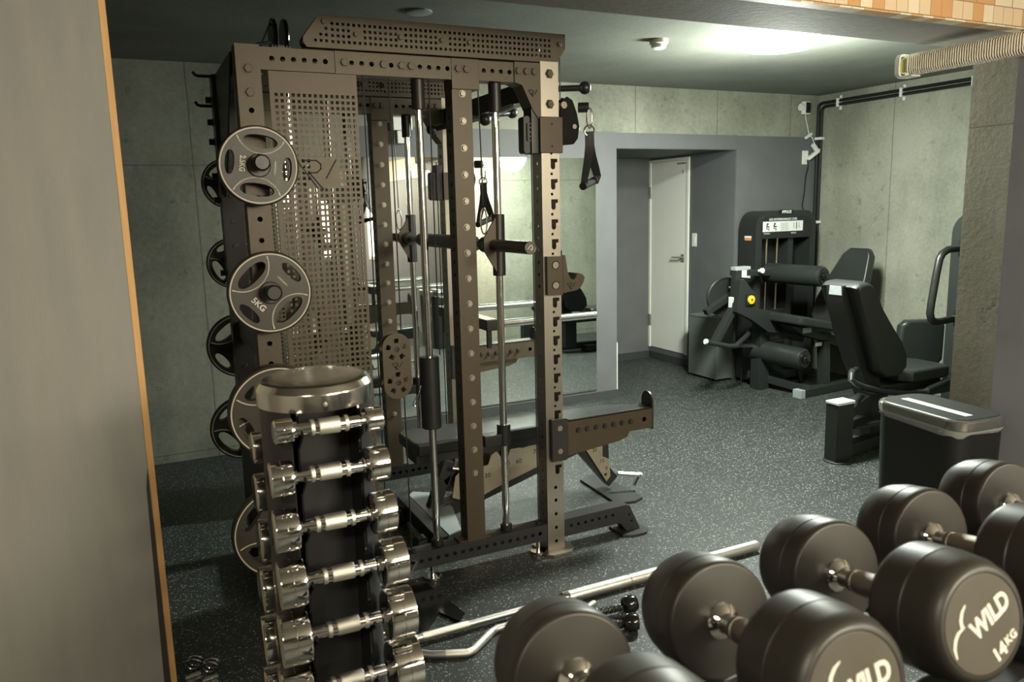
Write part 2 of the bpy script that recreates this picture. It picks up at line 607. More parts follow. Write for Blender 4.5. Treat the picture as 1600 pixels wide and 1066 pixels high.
        n = len(outline)
        for A, B in zip(rings, rings[1:]):
            for i in range(n):
                self._face((A[i], A[(i + 1) % n], B[(i + 1) % n], B[i]))
        self._face(rings[0])
        self._face(rings[-1][::-1])
        return self

    def text(self, s, frame, size, depth=0.0006, shear=0.0, bold=0.0, align='CENTER', rot=0.0, at=(0, 0), sx=1.0):
        cu = bpy.data.curves.new('lettering', 'FONT')
        cu.body = s
        cu.size = size
        cu.shear = shear
        cu.offset = bold
        cu.align_x = align
        cu.align_y = 'CENTER'
        cu.resolution_u = 3
        cu.extrude = depth
        ob = bpy.data.objects.new('lettering', cu)
        me = bpy.data.meshes.new_from_object(ob)
        o, u, v, w = frame
        c, sn = math.cos(rot), math.sin(rot)
        for x in me.vertices:
            a, b, d = x.co.x * sx, x.co.y, x.co.z
            a, b = a * c - b * sn + at[0], a * sn + b * c + at[1]
            x.co = o + u * a + v * b + w * d
        self.bm.from_mesh(me)
        bpy.data.meshes.remove(me)
        bpy.data.objects.remove(ob)
        bpy.data.curves.remove(cu)
        return self

    def stroke(self, pts, frame, wd, dep=0.0008):
        o, u, v, w = frame
        for a, b in zip(pts, pts[1:]):
            A = o + u * a[0] + v * a[1]
            B = o + u * b[0] + v * b[1]
            d = (B - A).normalized() * wd * 0.3
            self.bar(A - d, B + d, wd, dep * 2, tuple(w))
        return self

    def build(self, name, m, parent=None, loc=None, smooth=True, angle=35):
        bm = self.bm
        if parent is not None:
            off = BASE[parent.name]
        else:
            off = Vector(loc) if loc is not None else Vector((0, 0, 0))
        bmesh.ops.recalc_face_normals(bm, faces=bm.faces[:])
        bmesh.ops.translate(bm, verts=bm.verts[:], vec=-off)
        me = bpy.data.meshes.new(name)
        bm.to_mesh(me)
        bm.free()
        me.materials.append(M[m])
        if smooth:
            me.shade_smooth()
            me.set_sharp_from_angle(angle=R(angle))
        o = bpy.data.objects.new(name, me)
        COL.objects.link(o)
        if smooth and len(me.polygons) > 6:
            wn = o.modifiers.new('normals', 'WEIGHTED_NORMAL')
            wn.keep_sharp = True
        if parent is not None:
            o.parent = parent
            BASE[o.name] = off
        else:
            o.location = off
            BASE[o.name] = off
        return o


BASE = {}


def thing(name, label, cat, loc=(0, 0, 0), group=None):
    o = bpy.data.objects.new(name, None)
    o.empty_display_size = 0.1
    COL.objects.link(o)
    o.location = loc
    BASE[o.name] = Vector(loc)
    return tag(o, label, cat, group)


def tag(o, label, cat, group=None):
    o['label'] = label
    o['category'] = cat
    if group:
        o['group'] = group
    return o


def struct(o):
    o['kind'] = 'structure'
    return o


def circle(cx, cy, r, n=16, ry=None, ph=0.0):
    ry = r if ry is None else ry
    return [(cx + r * math.cos(2 * PI * i / n + ph), cy + ry * math.sin(2 * PI * i / n + ph)) for i in range(n)]


def dup(root, loc, rot=None, label=None, group=None):
    r = root.copy()
    COL.objects.link(r)
    r.location = loc
    if rot is not None:
        r.rotation_euler = rot
    if label:
        r['label'] = label
    if group:
        r['group'] = group
    for ch in list(root.children):
        c = ch.copy()
        COL.objects.link(c)
        c.parent = r
        for g in list(ch.children):
            d = g.copy()
            COL.objects.link(d)
            d.parent = c
    return r


def logo(mb, frame, at, s, wd, flip=False):
    """the maker's mark cut into the rack: a slanted R that shares a V"""
    f = (frame[0] + frame[1] * at[0] + frame[2] * at[1], frame[1], frame[2], frame[3])
    k = lambda pts: [(a * s, b * s) for a, b in pts]
    mb.stroke(k([(-0.5, 0.30), (-0.08, -0.32)]), f, wd)
    mb.stroke(k([(-0.38, 0.30), (-0.08, 0.30), (0.03, 0.22), (0.04, 0.08), (-0.05, -0.02), (-0.18, -0.04), (0.06, -0.34)]), f, wd)
    mb.stroke(k([(0.14, -0.14), (0.5, 0.34)]), f, wd)
    return mb


# ================================================================== the room
XR = 5.63        # right wall
YB = 5.25        # back wall
ZC = 2.455       # ceiling

o = MB().b2(-2.4, 6.6, -2.8, 6.7, -0.1, 0.0).build('floor', 'floor')
struct(o)
o = MB().b2(-2.4, 6.6, 2.40, 5.45, ZC, ZC + 0.12).build('ceiling', 'ceil')
struct(o)
o = MB().b2(-2.4, 3.45, -2.8, 2.02, ZC, ZC + 0.12).build('ceiling_front_room', 'paint')
struct(o)
mb = MB()
mb.b2(-1.35, 3.48, YB, YB + 0.18, 0, ZC)
mb.b2(4.69, XR + 0.2, YB, YB + 0.18, 0, ZC)
mb.b2(3.48, 4.69, YB, YB + 0.18, 1.985, ZC)
struct(mb.build('wall_back', 'conc'))
# grey covering on the lower part of the back wall
mb = MB()
mb.b2(1.45, 3.482, YB - 0.006, YB - 0.0005, 0, 2.105)
mb.b2(4.69, XR - 0.001, YB - 0.006, YB - 0.0005, 0, 2.097)
mb.b2(3.482, 4.69, YB - 0.006, YB - 0.0005, 1.985, 2.10)
struct(mb.build('wall_back_covering', 'grey_vinyl'))
# door recess
mb = MB()
mb.b2(3.40, 3.48, YB + 0.18, 6.55, 0, 1.985)
mb.b2(3.40, 4.75, 6.47, 6.60, 0, 1.985)
mb.b2(4.69, 4.80, YB + 0.18, 5.855, 0, 1.985)
mb.b2(4.69, 4.80, 5.855, 6.47, 0, 0.115)
mb.b2(4.69, 4.80, 5.855, 6.47, 1.965, 1.985)
mb.b2(4.70, 4.80, 5.855, 6.47, 0.115, 1.965)
mb.b2(4.6875, 4.6895, YB, YB + 0.18, 0, 1.985)
mb.b2(3.40, 4.80, YB + 0.18, 6.60, 1.985, 2.05)
struct(mb.build('wall_recess', 'grey_vinyl'))
struct(MB().b2(3.48, 4.69, YB + 0.0, YB + 0.18, 1.980, 1.9849).build('trim_recess_soffit', 'grey_vinyl'))
struct(MB().b2(XR, XR + 0.18, 2.02, YB, 0, ZC).build('wall_right', 'concy'))
struct(MB().b2(3.80, XR + 0.2, 2.10, 2.32, 0, ZC).build('wall_gym_front', 'conc'))
struct(MB().b2(-1.35, -1.2, 2.02, YB, 0, ZC).build('wall_gym_left', 'conc'))
struct(MB().b2(3.45, 3.85, 2.037, 2.352, 0, 2.199).build('wall_pillar', 'pillar'))
struct(MB().b2(-2.4, XR + 0.2, 2.036, 2.40, 2.2, ZC + 0.1, 0.004).build('wall_beam', 'beamc'))
mb = MB()
mb.b2(-2.4, 3.60, 2.02, 2.035, 2.2, ZC)
mb.b2(-2.4, 3.44, 2.02, 2.075, 2.1925, 2.1995)
struct(mb.build('wall_beam_tiles', 'tiles'))
struct(MB().b2(3.262, 3.43, -2.8, 2.035, 0, ZC).build('wall_front_room_right', 'grey_vinyl3'))
struct(MB().b2(-2.4, 3.43, -2.95, -2.8, 0, ZC).build('wall_front_room_back', 'paint'))
struct(MB().b2(-2.5, -2.4, -2.95, 2.02, 0, ZC).build('wall_front_room_left', 'paint'))
struct(MB().b2(-2.4, -0.010, 2.02, 2.10, 0, 2.2).build('wall_left', 'grey_vinyl2'))
# wooden edge strip and dark tapered strip of the left partition
struct(MB().b2(-0.0095, 0.005, 2.024, 2.10, 0, 2.2).build('trim_1', 'wood'))
struct(MB().prism([(-0.030, 0.0), (-0.0105, 0.0), (-0.0105, 0.95), (-0.0175, 0.9)], fxz(2.0195), 0.0012).build('dark_strip', 'darkstrip'))
# baseboards
mb = MB()
mb.b2(1.45, 3.486, YB - 0.014, YB - 0.006, 0, 0.058)
struct(mb.build('baseboard_back', 'base'))
mb = MB()
mb.b2(3.48, 4.69, 6.462, 6.47, 0, 0.07)
mb.b2(4.682, 4.69, YB + 0.01, 6.462, 0, 0.07)
struct(mb.build('baseboard_recess', 'base'))

# door of the recess
fr = MB()
fr.b2(4.676, 4.70, 5.855, 5.885, 0.115, 1.965)
fr.b2(4.676, 4.70, 6.44, 6.468, 0.115, 1.965)
fr.b2(4.676, 4.70, 5.885, 6.44, 1.94, 1.965)
d = fr.build('door_1', 'door')
struct(d)
MB().b2(4.684, 4.70, 5.887, 6.438, 0.122, 1.938).build('door_leaf', 'door', d)
h = MB().b2(4.674, 4.684, 5.915, 5.955, 1.00, 1.075, 0.004)
h.cyl((4.684, 5.935, 1.045), (4.640, 5.935, 1.045), 0.010)
h.cyl((4.645, 5.932, 1.045), (4.645, 6.055, 1.040), 0.008)
h.build('handle', 'satin', d)
for zz in (0.34, 1.60):
    MB().b2(4.668, 4.684, 6.425, 6.455, zz, zz + 0.11, 0.003).build('hinge', 'satin', d)
MB().b2(4.672, 4.684, 5.90, 6.02, 1.905, 1.918, 0.003).b2(4.676, 4.684, 5.93, 5.94, 1.82, 1.85).build('door_guard', 'satin', d)

sw = thing('light_switch', 'white light switch plate beside the off-white door', 'switch', (4.69, 5.775, 1.21))
MB().b2(4.682, 4.69, 5.742, 5.808, 1.15, 1.272, 0.004).build('switch_plate', 'white', sw)
MB().b2(4.679, 4.683, 5.758, 5.792, 1.18, 1.242, 0.002).build('rocker', 'white', sw)
o = MB().b2(3.487, 3.512, 5.275, 5.95, 0.0, 0.44, 0.003).build('leaning_panel', 'white', None, (3.50, 5.6, 0))
tag(o, 'white board standing in the door recess just past the grey corner', 'panel')

# wall mirror
mr_ = thing('wall_mirror', 'large frameless wall mirror on the back wall behind the rack', 'mirror', (2.0, YB, 0.088))
MB().b2(0.86, 2.07, YB - 0.014, YB - 0.0065, 0.088, 1.905).build('mirror_pane', 'mirror', mr_)
MB().b2(2.073, 3.285, YB - 0.014, YB - 0.0065, 0.088, 1.905).build('mirror_pane', 'mirror', mr_)
MB().b2(0.86, 3.285, YB - 0.018, YB - 0.0062, 0.080, 0.0875).build('bottom_rail', 'satin', mr_)

# gym ceiling lamp
lt = thing('ceiling_lamp', 'round glowing white lamp on the gym ceiling', 'lamp', (LAMP[0], LAMP[1], ZC))
MB().lathe([(0, 0.195), (0.012, 0.20), (0.0205, 0.20), (0.0215, 0.19)], (LAMP[0], LAMP[1], ZC), (0, 0, -1), 48).build('base_ring', 'white', lt)
MB().lathe([(0.002, 0.216), (0.008, 0.224), (0.036, 0.220), (0.052, 0.195), (0.062, 0.14), (0.067, 0.07), (0.068, 0.0)], (LAMP[0], LAMP[1], ZC), (0, 0, -1), 48).build('diffuser', 'lamp', lt)

sd = thing('smoke_detector', 'cream smoke detector with yellowed base on the ceiling', 'detector', (2.78, 3.76, ZC))
MB().lathe([(0, 0.052), (0.022, 0.052), (0.026, 0.044)], (2.78, 3.76, ZC), (0, 0, -1)).build('base', 'cream', sd)
MB().lathe([(0.024, 0.044), (0.045, 0.040), (0.052, 0.025), (0.052, 0)], (2.78, 3.76, ZC), (0, 0, -1)).build('sensor_head', 'white', sd)
o = MB().lathe([(0, 0.062), (0.006, 0.062), (0.010, 0.054), (0.010, 0)], (1.313, 3.617, ZC), (0, 0, -1)).build('ceiling_cover', 'greytag', None, (1.313, 3.617, ZC))
tag(o, 'flat round cover plate on the ceiling above the rack', 'cover plate')

# flexible duct along the front room wall
du = thing('flexible_duct', 'cream ribbed flexible duct cover running below the tiled beam', 'duct', (3.19, 2.0, 2.12))
rib = MB()


def rrect(hw, hh, r, n=4):
    pts = []
    for cx, cy, a0 in ((hw - r, hh - r, 0), (-hw + r, hh - r, 90), (-hw + r, -hh + r, 180), (hw - r, -hh + r, 270)):
        for i in range(n + 1):
            a = R(a0 + 90 * i / n)
            pts.append((cx + r * math.cos(a), cy + r * math.sin(a)))
    return pts


base_loop = rrect(0.036, 0.045, 0.024)
rings = []
ny = 2 * 100
for i in range(ny + 1):
    y = 2.47 - i * 0.0053
    k = 1.0 if i % 2 == 0 else 0.85
    if i in (0,):
        k = 0.9
    zc = 2.128 + 0.0 * i
    rings.append([rib.bm.verts.new((3.195 + a * k, y, zc + b * k)) for a, b in base_loop])
for A, B in zip(rings, rings[1:]):
    for i in range(len(A)):
        rib._face((A[i], A[(i + 1) % len(A)], B[(i + 1) % len(A)], B[i]))
rib._face(rings[0])
rib._face(rings[-1])
rib.build('ribbed_sleeve', 'duct', du, angle=20)
mb = MB()
outer = rrect(0.041, 0.051, 0.028)
inner = rrect(0.034, 0.044, 0.022)
mb.prism(outer, (V(3.195, 2.52, 2.128), V(1, 0, 0), V(0, 0, 1), V(0, 1, 0)), 0.022, [inner])
mb.b2(3.165, 3.225, 2.44, 2.51, 2.076, 2.084, 0.003)
mb.b2(3.228, 3.236, 2.44, 2.51, 2.095, 2.16, 0.003)
mb.build('end_collar', 'white', du)
MB().b2(3.170, 3.220, 2.474, 2.512, 2.095, 2.160, 0.01).build('pipe_insulation', 'foam', du)

# conduit pair in the right corner
pp = thing('conduit_pair', 'pair of black conduits running down the corner and along the right wall', 'conduit', (5.60, 5.2, 1.2))
for dx, dz in ((0, 0), (0.0, 0.032)):
    pts = [(5.600, 2.40, 2.352 + dz), (5.600, 5.12 + dz * 1.2, 2.352 + dz)]
    for i in range(5):
        a = PI / 2 * i / 4
        pts.append((5.600, 5.15 + dz * 1.2 + 0.04 * math.sin(a), 2.312 + dz + 0.04 * math.cos(a)))
    pts.append((5.600, 5.19 + dz * 1.2, 0.25))
    MB().tube(pts, 0.0135, 10).build('conduit', 'pipe', pp)
for (y, z, vert) in ((5.01, 2.368, 0), (4.392, 2.368, 0), (3.80, 2.368, 0), (5.209, 2.083, 1), (5.209, 1.35, 1)):
    mb = MB()
    if vert:
        mb.b2(5.578, 5.629, y - 0.036, y + 0.036, z - 0.012, z + 0.012, 0.005)
    else:
        mb.b2(5.578, 5.629, y - 0.012, y + 0.012, z - 0.036, z + 0.036, 0.005)
        mb.b2(5.622, 5.629, y - 0.012, y + 0.012, z - 0.06, z + 0.06, 0.002)
    mb.build('clip', 'white', pp)

# small camera with its cable, adapter and outlet
sc_ = thing('wall_camera', 'small white camera with black face high in the back corner', 'camera', (5.43, YB, 2.34))
MB().b2(5.385, 5.465, 5.185, 5.225, 2.285, 2.395, 0.008).build('body', 'white', sc_)
MB().b2(5.405, 5.455, 5.181, 5.186, 2.295, 2.385, 0.004).build('face', 'gloss', sc_)
MB().cyl((5.42, 5.225, 2.34), (5.42, 5.249, 2.34), 0.012).cyl((5.385, 5.205, 2.345), (5.36, 5.205, 2.345), 0.03).build('mount', 'white', sc_)
ca = thing('camera_cable', 'white camera cable with connectors hanging below the corner camera', 'cable', (5.47, YB, 2.2))
MB().tube([(5.425, 5.21, 2.285), (5.44, 5.215, 2.24), (5.465, 5.22, 2.19), (5.48, 5.22, 2.14), (5.49, 5.22, 2.115), (5.53, 5.22, 2.09), (5.545, 5.22, 2.06), (5.56, 5.22, 2.03)], 0.0035, 8).build('cord', 'white', ca)
MB().bar((5.445, 5.22, 2.085), (5.52, 5.22, 2.125), 0.022, 0.024, bev=0.005).build('connector', 'white', ca)
MB().bar((5.53, 5.215, 2.035), (5.58, 5.215, 1.985), 0.03, 0.034, bev=0.006).build('plug', 'white', ca)
ou = thing('wall_outlet', 'white wall outlet with plugged adapters below the corner camera', 'outlet', (5.47, YB, 1.93))
MB().b2(5.435, 5.505, 5.234, 5.2435, 1.86, 1.98, 0.004).build('outlet_plate', 'white', ou)
MB().bar((5.48, 5.215, 1.905), (5.60, 5.20, 1.985), 0.035, 0.03, bev=0.006).build('adapter', 'white', ou)
MB().tube([(5.485, 5.225, 1.90), (5.49, 5.22, 1.84), (5.47, 5.225, 1.75), (5.468, 5.23, 1.62), (5.45, 5.232, 1.5), (5.49, 5.225, 1.40), (5.55, 5.23, 1.28)], 0.005, 8).build('power_cord', 'pipe', ou)

wb = thing('wall_sensor', 'white box-shaped fitting on the back wall seen through the rack', 'fitting', (1.72, YB, 2.1))
MB().b2(1.655, 1.80, 5.17, 5.244, 2.075, 2.165, 0.012).build('housing', 'white', wb)
MB().b2(1.69, 1.76, 5.18, 5.244, 1.99, 2.075, 0.008).build('spout', 'white', wb)

# pendant and lit glass of the front room (reflections only); panel, disc: added lights
l_ = thing('pendant_lamp', 'warm round pendant lamp of the front room near its right wall', 'lamp', (KEY[0], KEY[1], ZC), 'front room lamps')
MB().cyl((KEY[0], KEY[1], KEY[2] + 0.03), (KEY[0], KEY[1], ZC - 0.001), 0.012, n=12).build('stem', 'white', l_)
MB().lathe([(0.05, 0.02), (0.05, 0.20), (0.0, 0.215), (0.0, 0.205)], KEY, (0, 0, 1), 36).build('shade', 'white', l_)
MB().lathe([(0.02, 0.0), (0.02, 0.203), (0.0, 0.205), (0.0, 0.0)], KEY, (0, 0, 1), 36).build('diffuser', 'lampw', l_)
x, y = 1.7, -1.5
l_ = thing('added_soft_panel', 'unseen wide warm panel on rods, added as soft light in the front room', 'lamp', (x, y, ZC), 'front room lamps')  # body of the added soft light, out of view
rx = Matrix.Rotation(R(45), 3, 'X')
MB().box((x, y - 0.03, 2.17), (1.28, 1.28, 0.04), rx, 0.006).build('housing', 'white', l_)
MB().box((x, y - 0.012, 2.152), (1.22, 1.22, 0.004), rx).build('diffuser', 'lampw', l_)
for xx in (x - 0.5, x + 0.5):
    MB().cyl((xx, y - 0.05, 2.19), (xx, y - 0.05, ZC - 0.001), 0.008, n=10).build('rod', 'white', l_)
x, y = -0.9, -0.8
l_ = thing('added_fill_disc', 'unseen flat round warm disc, added as fill light at the left of the front room', 'lamp', (x, y, ZC), 'front room lamps')  # body of the added partition fill, out of view
MB().lathe([(0, 0.26), (0.045, 0.27), (0.05, 0.26), (0.05, 0)], (x, y, ZC), (0, 0, -1), 40).build('housing', 'white', l_)
MB().lathe([(0.0505, 0.255), (0.058, 0.25), (0.060, 0.0)], (x, y, ZC), (0, 0, -1), 40, False).build('diffuser', 'lampw', l_)
WINS = [(fyz(3.2395), -1.05, -0.72, 0.88, 1.56, V(3.25, 0, 0)), ((V(0, -2.778, 0), V(1, 0, 0), V(0, 0, 1), V(0, 1, 0)), 2.88, 3.06, 0.80, 1.72, None), ((V(0, -2.778, 0), V(1, 0, 0), V(0, 0, 1), V(0, 1, 0)), 2.12, 2.30, 1.30, 1.62, None)]
for i, (f_, a0, a1, z0, z1, _v) in enumerate(WINS):
    w_ = MB().prism([(a0 - 0.05, z0 - 0.05), (a1 + 0.05, z0 - 0.05), (a1 + 0.05, z1 + 0.05), (a0 - 0.05, z1 + 0.05)], f_, 0.0219, [[(a0, z0), (a1, z0), (a1, z1), (a0, z1)]]).build('window_%d' % (i + 1), 'white')
    struct(w_)
    MB().prism([(a0, z0), (a1, z0), (a1, z1), (a0, z1)], (f_[0] - f_[3] * 0.010, f_[1], f_[2], f_[3]), 0.005).build('window_glass', 'winglow', w_)
ex = thing('exit_sign', 'small lit sign with a running figure on the front room wall by the opening', 'sign', (3.262, 1.60, 1.91))
MB().b2(3.235, 3.2615, 1.48, 1.71, 1.82, 2.0, 0.005).build('housing', 'white', ex)
MB().b2(3.2335, 3.2349, 1.50, 1.69, 1.84, 1.98).build('face', 'signface', ex)
fe = (V(3.2334, -0.28, 0), V(0, 1, 0), V(0, 0, 1), V(-1, 0, 0))
mb = MB().prism(circle(1.895, 1.955, 0.013, 12), fe, 0.0006)
mb.stroke([(1.89, 1.94), (1.87, 1.905), (1.835, 1.90), (1.825, 1.86)], fe, 0.016).stroke([(1.87, 1.905), (1.895, 1.88), (1.885, 1.85)], fe, 0.014).stroke([(1.845, 1.935), (1.885, 1.935), (1.92, 1.91)], fe, 0.012)
mb.build('figure', 'signmark', ex)
struct(MB().b2(3.246, 3.2615, -0.6, 1.45, 1.93, 2.19, 0.003).build('trim_3', 'tileband'))

# ================================================================== the rack
YN, YFAR = 2.93, 4.05      # front faces of the near and far frames
BZ = [1.992 - 0.1035 * k for k in range(16)]
rk = thing('cable_smith_rack', 'tall black and stainless power rack with smith bar and perforated cable towers', 'rack', (1.02, 3.5, 0))


def hole_bar_x(x0, x1, y, z0, z1, depth, pitch=0.0375, r=0.0092, start=None, skip=()):
    """square tube along x with round holes in its near face"""
    mb = MB()
    zc = (z0 + z1) / 2
    hs = []
    x = (start if start is not None else x0 + pitch * 0.6)
    while x < x1 - r * 1.3:
        if not any(a < x < b for a, b in skip):
            hs.append(circle(x, zc, r, 12))
        x += pitch
    mb.prism([(x0, z0), (x1, z0), (x1, z1), (x0, z1)], fxz(y), 0.004, hs)
    t = 0.004
    mb.b2(x0, x1, y + t, y + depth, z1 - t, z1)
    mb.b2(x0, x1, y + t, y + depth, z0, z0 + t)
    mb.b2(x0, x1, y + depth - t, y + depth, z0 + t, z1 - t)
    mb.b2(x0, x0 + t, y + t, y + depth - t, z0 + t, z1 - t)
    mb.b2(x1 - t, x1, y + t, y + depth - t, z0 + t, z1 - t)
    return mb


def upright(x0, x1, y, z0, z1, depth=0.08, holes=(), side=True, slots=()):
    mb = MB()
    xc = (x0 + x1) / 2
    hs = [circle(xc, z, 0.0095, 12) for z in holes] + list(slots)
    t = 0.004
    mb.prism([(x0, z0), (x1, z0), (x1, z1), (x0, z1)], fxz(y), t, hs)
    sh = []
    if side:
        z = z0 + 0.06
        while z < z1 - 0.04:
            sh.append(circle(y + depth / 2, z, 0.0085, 10))
            z += 0.0517
    mb.prism([(y + t, z0), (y + depth, z0), (y + depth, z1), (y + t, z1)], fyz(x0), t, sh)
    mb.b2(x1 - t, x1, y + t, y + depth, z0, z1)
    mb.b2(x0 + t, x1 - t, y + depth - t, y + depth, z0, z1)
    mb.b2(x0 + t, x1 - t, y + t, y + depth - t, z1 - t, z1)
    return mb


bolt_mesh = {}


def bolt(x, y, z, parent, r=0.0125, m='bolt', L=0.010, axis=(0, -1, 0)):
    key = (round(r, 4), m, axis)
    if key not in bolt_mesh:
        mb = MB()
        mb.lathe([(0, r * 1.35), (0.002, r * 1.35), (0.002, r), (L - 0.001, r), (L, r * 0.9)], (0, 0, 0), axis, 6 if r > 0.011 else 12)
        ob = mb.build('bolt', m)
        bolt_mesh[key] = ob.data
        bpy.data.objects.remove(ob)
    ob = bpy.data.objects.new('bolt', bolt_mesh[key])
    COL.objects.link(ob)
    ob.parent = parent
    ob.location = V(x, y, z) - BASE[parent.name]
    return ob


def keyhole(cx, cz):
    return [(cx + a, cz + b) for a, b in ((-0.010, 0.020), (0.022, 0.020), (0.022, 0.006), (0.011, 0.004), (0.011, -0.016), (0.006, -0.023), (-0.004, -0.023), (-0.010, -0.016))]


def side_frame(y, near):
    mt = 'rack'
    # base and top beams along x
    dxl = dxl0 = 0.0 if near else 0.085
    hole_bar_x(0.39 + dxl0, 1.575, y + 0.005, 0.062, 0.137, 0.07).build('base_beam', 'rackb' if near else 'rackb', rk)
    hole_bar_x(0.472 + dxl, 0.735, y + 0.003, 2.045, 2.121, 0.074, start=0.513 + 2.5 * dxl).build('top_beam', mt, rk)
    tb = hole_bar_x(0.735, 1.187, y - 0.001, 2.043, 2.122, 0.08, start=0.795 - 0.0375 * 0, skip=((0.905, 0.925), (0.975, 1.035)))
    tb = tb.build('top_beam', mt, rk)
    for x in (0.768, 0.915, 0.985, 1.022):
        bolt(x, y - 0.001, 2.083, tb, 0.0145, 'rack')
    hole_bar_x(1.300, 1.458, y + 0.003, 2.045, 2.121, 0.074, start=1.325).build('top_beam', mt, rk)
    ub = MB().b2(1.185, 1.302, y - 0.004, y + 0.084, 2.008, 2.124, 0.003).build('top_bracket', mt, rk)
    for x in (1.212, 1.247):
        bolt(x, y - 0.004, 2.083, ub, 0.0145, 'rack')
    # corner gusset
    gs = MB().prism([(1.457, 2.124), (1.457, 2.045), (1.490, 2.035), (1.540, 1.935), (1.568, 1.900), (1.575, 1.900), (1.575, 2.124)], fxz(y - 0.004), 0.086)
    gs = gs.build('corner_gusset', mt, rk)
    for x in (1.474, 1.510, 1.546):
        bolt(x, y - 0.004, 2.088, gs, 0.0145, 'rack')
    logo(MB(), fxz(y - 0.0045), (1.538, 2.005), 0.040, 0.0035).build('emblem', 'engrave', gs)
    # perforated header, two sheets and spacers
    us = [0.735 + 0.0198 * i for i in range(46)]
    vs = [2.156 + 0.0205 * i for i in range(4)]
    for k, yy in enumerate((y + 0.012, y + 0.072)):
        mb = MB()
        hdr = [0.82, 0.99, 1.155, 1.27]
        mb.grid(us, vs, fxz(yy), 0.003, 0.0052, 0.0052, lambda a, b: b < 2.20 and b > 2.16 and any(abs(a - h_) < 0.017 for h_ in hdr))
        xl, xh = us[0] - 0.0099, us[-1] + 0.0099
        zl, zh = vs[0] - 0.01025, vs[-1] + 0.01025
        hs = [[(x - 0.005, z - 0.005), (x + 0.005, z - 0.005), (x + 0.005, z + 0.005), (x - 0.005, z + 0.005)] for x, z in ((0.672, 2.157), (0.692, 2.157), (0.712, 2.157), (0.692, 2.178), (0.712, 2.178), (0.712, 2.200))]
        mb.prism([(0.640, 2.132), (xl, 2.132), (xl, 2.247), (0.690, 2.247), (0.628, 2.165), (0.628, 2.148)], fxz(yy), 0.003, hs)
        mb.prism([(xh, 2.132), (1.660, 2.132), (1.702, 2.190), (1.702, 2.247), (xh, 2.247)], fxz(yy), 0.003)
        mb.b2(xl, xh, yy, yy + 0.003, 2.132, zl)
        mb.b2(xl, xh, yy, yy + 0.003, zh, 2.247)
        hp = mb.build('perforated_header', mt, rk, smooth=False)
        if k == 0:
            for x, z in ((0.705, 2.222), (0.82, 2.186), (0.99, 2.186), (1.155, 2.186), (1.27, 2.186), (1.672, 2.205)):
                bolt(x, yy, z, hp, 0.009, 'rack')
    MB().b2(0.70, 1.69, y + 0.013, y + 0.074, 2.2435, 2.247).build('header_lid', mt, rk)
    for x in (0.86, 1.06, 1.31, 1.55):
        MB().cyl((x, y + 0.028, 2.19), (x, y + 0.060, 2.19), 0.045, n=28, bev=0.004).build('pulley_wheel', 'black', rk)
    # uprights
    dxl = 0.0 if near else 0.085
    u1 = upright(0.39 + dxl, 0.472 + dxl, y, 0.012, 2.127, 0.082, [z for z in [1.905 - 0.0752 * k for k in range(24)]]).build('upright', mt, rk)
    for z in (2.045, 1.965):
        bolt(0.431 + dxl, y, z, u1, 0.0155, 'rack')
    u2 = upright(1.187, 1.270, y + 0.004, 0.137, 2.008, 0.076).build('upright', mt, rk)
    for z in BZ:
        bolt(1.230, y + 0.004, z, u2, 0.0105)
    for xa, xb in ((1.15, 1.187), (1.270, 1.30)):
        MB().b2(xa, xb, y + 0.008, y + 0.075, 0.1375, 0.144).build('foot_flange', mt, rk)
    zs = [1.725 - 0.0835 * k for k in range(17)]
    slots = [keyhole(1.628, z) for z in zs]
    u3 = upright(1.575, 1.660, y, 0.012, 2.133, 0.084, [], True, slots + [circle(1.622, z + 0.0417, 0.006, 10) for z in zs] + [circle(1.618, z, 0.008, 12) for z in (0.05, 0.115, 0.18, 0.245, 0.305)])
    u3 = u3.build('front_upright', 'steel', rk)
    for z in (2.085, 1.965):
        bolt(1.618, y, z, u3, 0.015, 'rack')
    MB().prism([(1.545, y - 0.03), (1.575, y - 0.055), (1.665, y - 0.055), (1.70, y - 0.02), (1.70, y + 0.10), (1.665, y + 0.13), (1.575, y + 0.13), (1.545, y + 0.10)], fxy(0.012), 0.0119).build('foot_plate', 'steel', rk)
    # perforated cable tower shroud
    us = [0.519 + 0.0197 * i for i in range(15)]
    vs = [1.962 - 0.0208 * i for i in range(78)][::-1]
    xl, xh = us[0] - 0.00985, us[-1] + 0.00985
    zl, zh = vs[0] - 0.0104, vs[-1] + 0.0104
    for k, yy in enumerate((y + 0.004,)):
        mb = MB()
        mb.grid(us, vs, fxz(yy), 0.003, 0.0057, 0.0057, lambda a, b: k == 0 and near and 0.60 < a < 0.76 and 1.645 < b < 1.735 and abs((a - 0.675) * 0.9 + (1.69 - b) * 0.2) < 0.045)
        mb.b2(xl - 0.012, xh + 0.006, yy, yy + 0.003, zh, 2.042)
        mb.b2(xl - 0.012, xh + 0.006, yy, yy + 0.003, 0.14, zl)
        mb.b2(xl - 0.012, xl, yy, yy + 0.003, zl, zh)
        mb.b2(xh, xh + 0.006, yy, yy + 0.003, zl, zh)
        mb.b2(xh + 0.003, xh + 0.006, yy + 0.003, yy + 0.03, 0.14, 2.042)
        ps = mb.build('perforated_shroud', mt, rk, smooth=False)
        if k == 0 and near:
            f = fxz(yy - 0.0006)
            lg = MB()
            lg.stroke([(0.575, 1.735), (0.645, 1.635)], f, 0.0045)
            lg.stroke([(0.60, 1.735), (0.645, 1.735), (0.660, 1.722), (0.660, 1.705), (0.645, 1.692), (0.618, 1.690), (0.665, 1.630)], f, 0.0045)
            lg.stroke([(0.678, 1.672), (0.718, 1.738)], f, 0.0045)
            lg.build('emblem', 'engrave', ps)
    # weight stack in the shroud
    mb = MB()
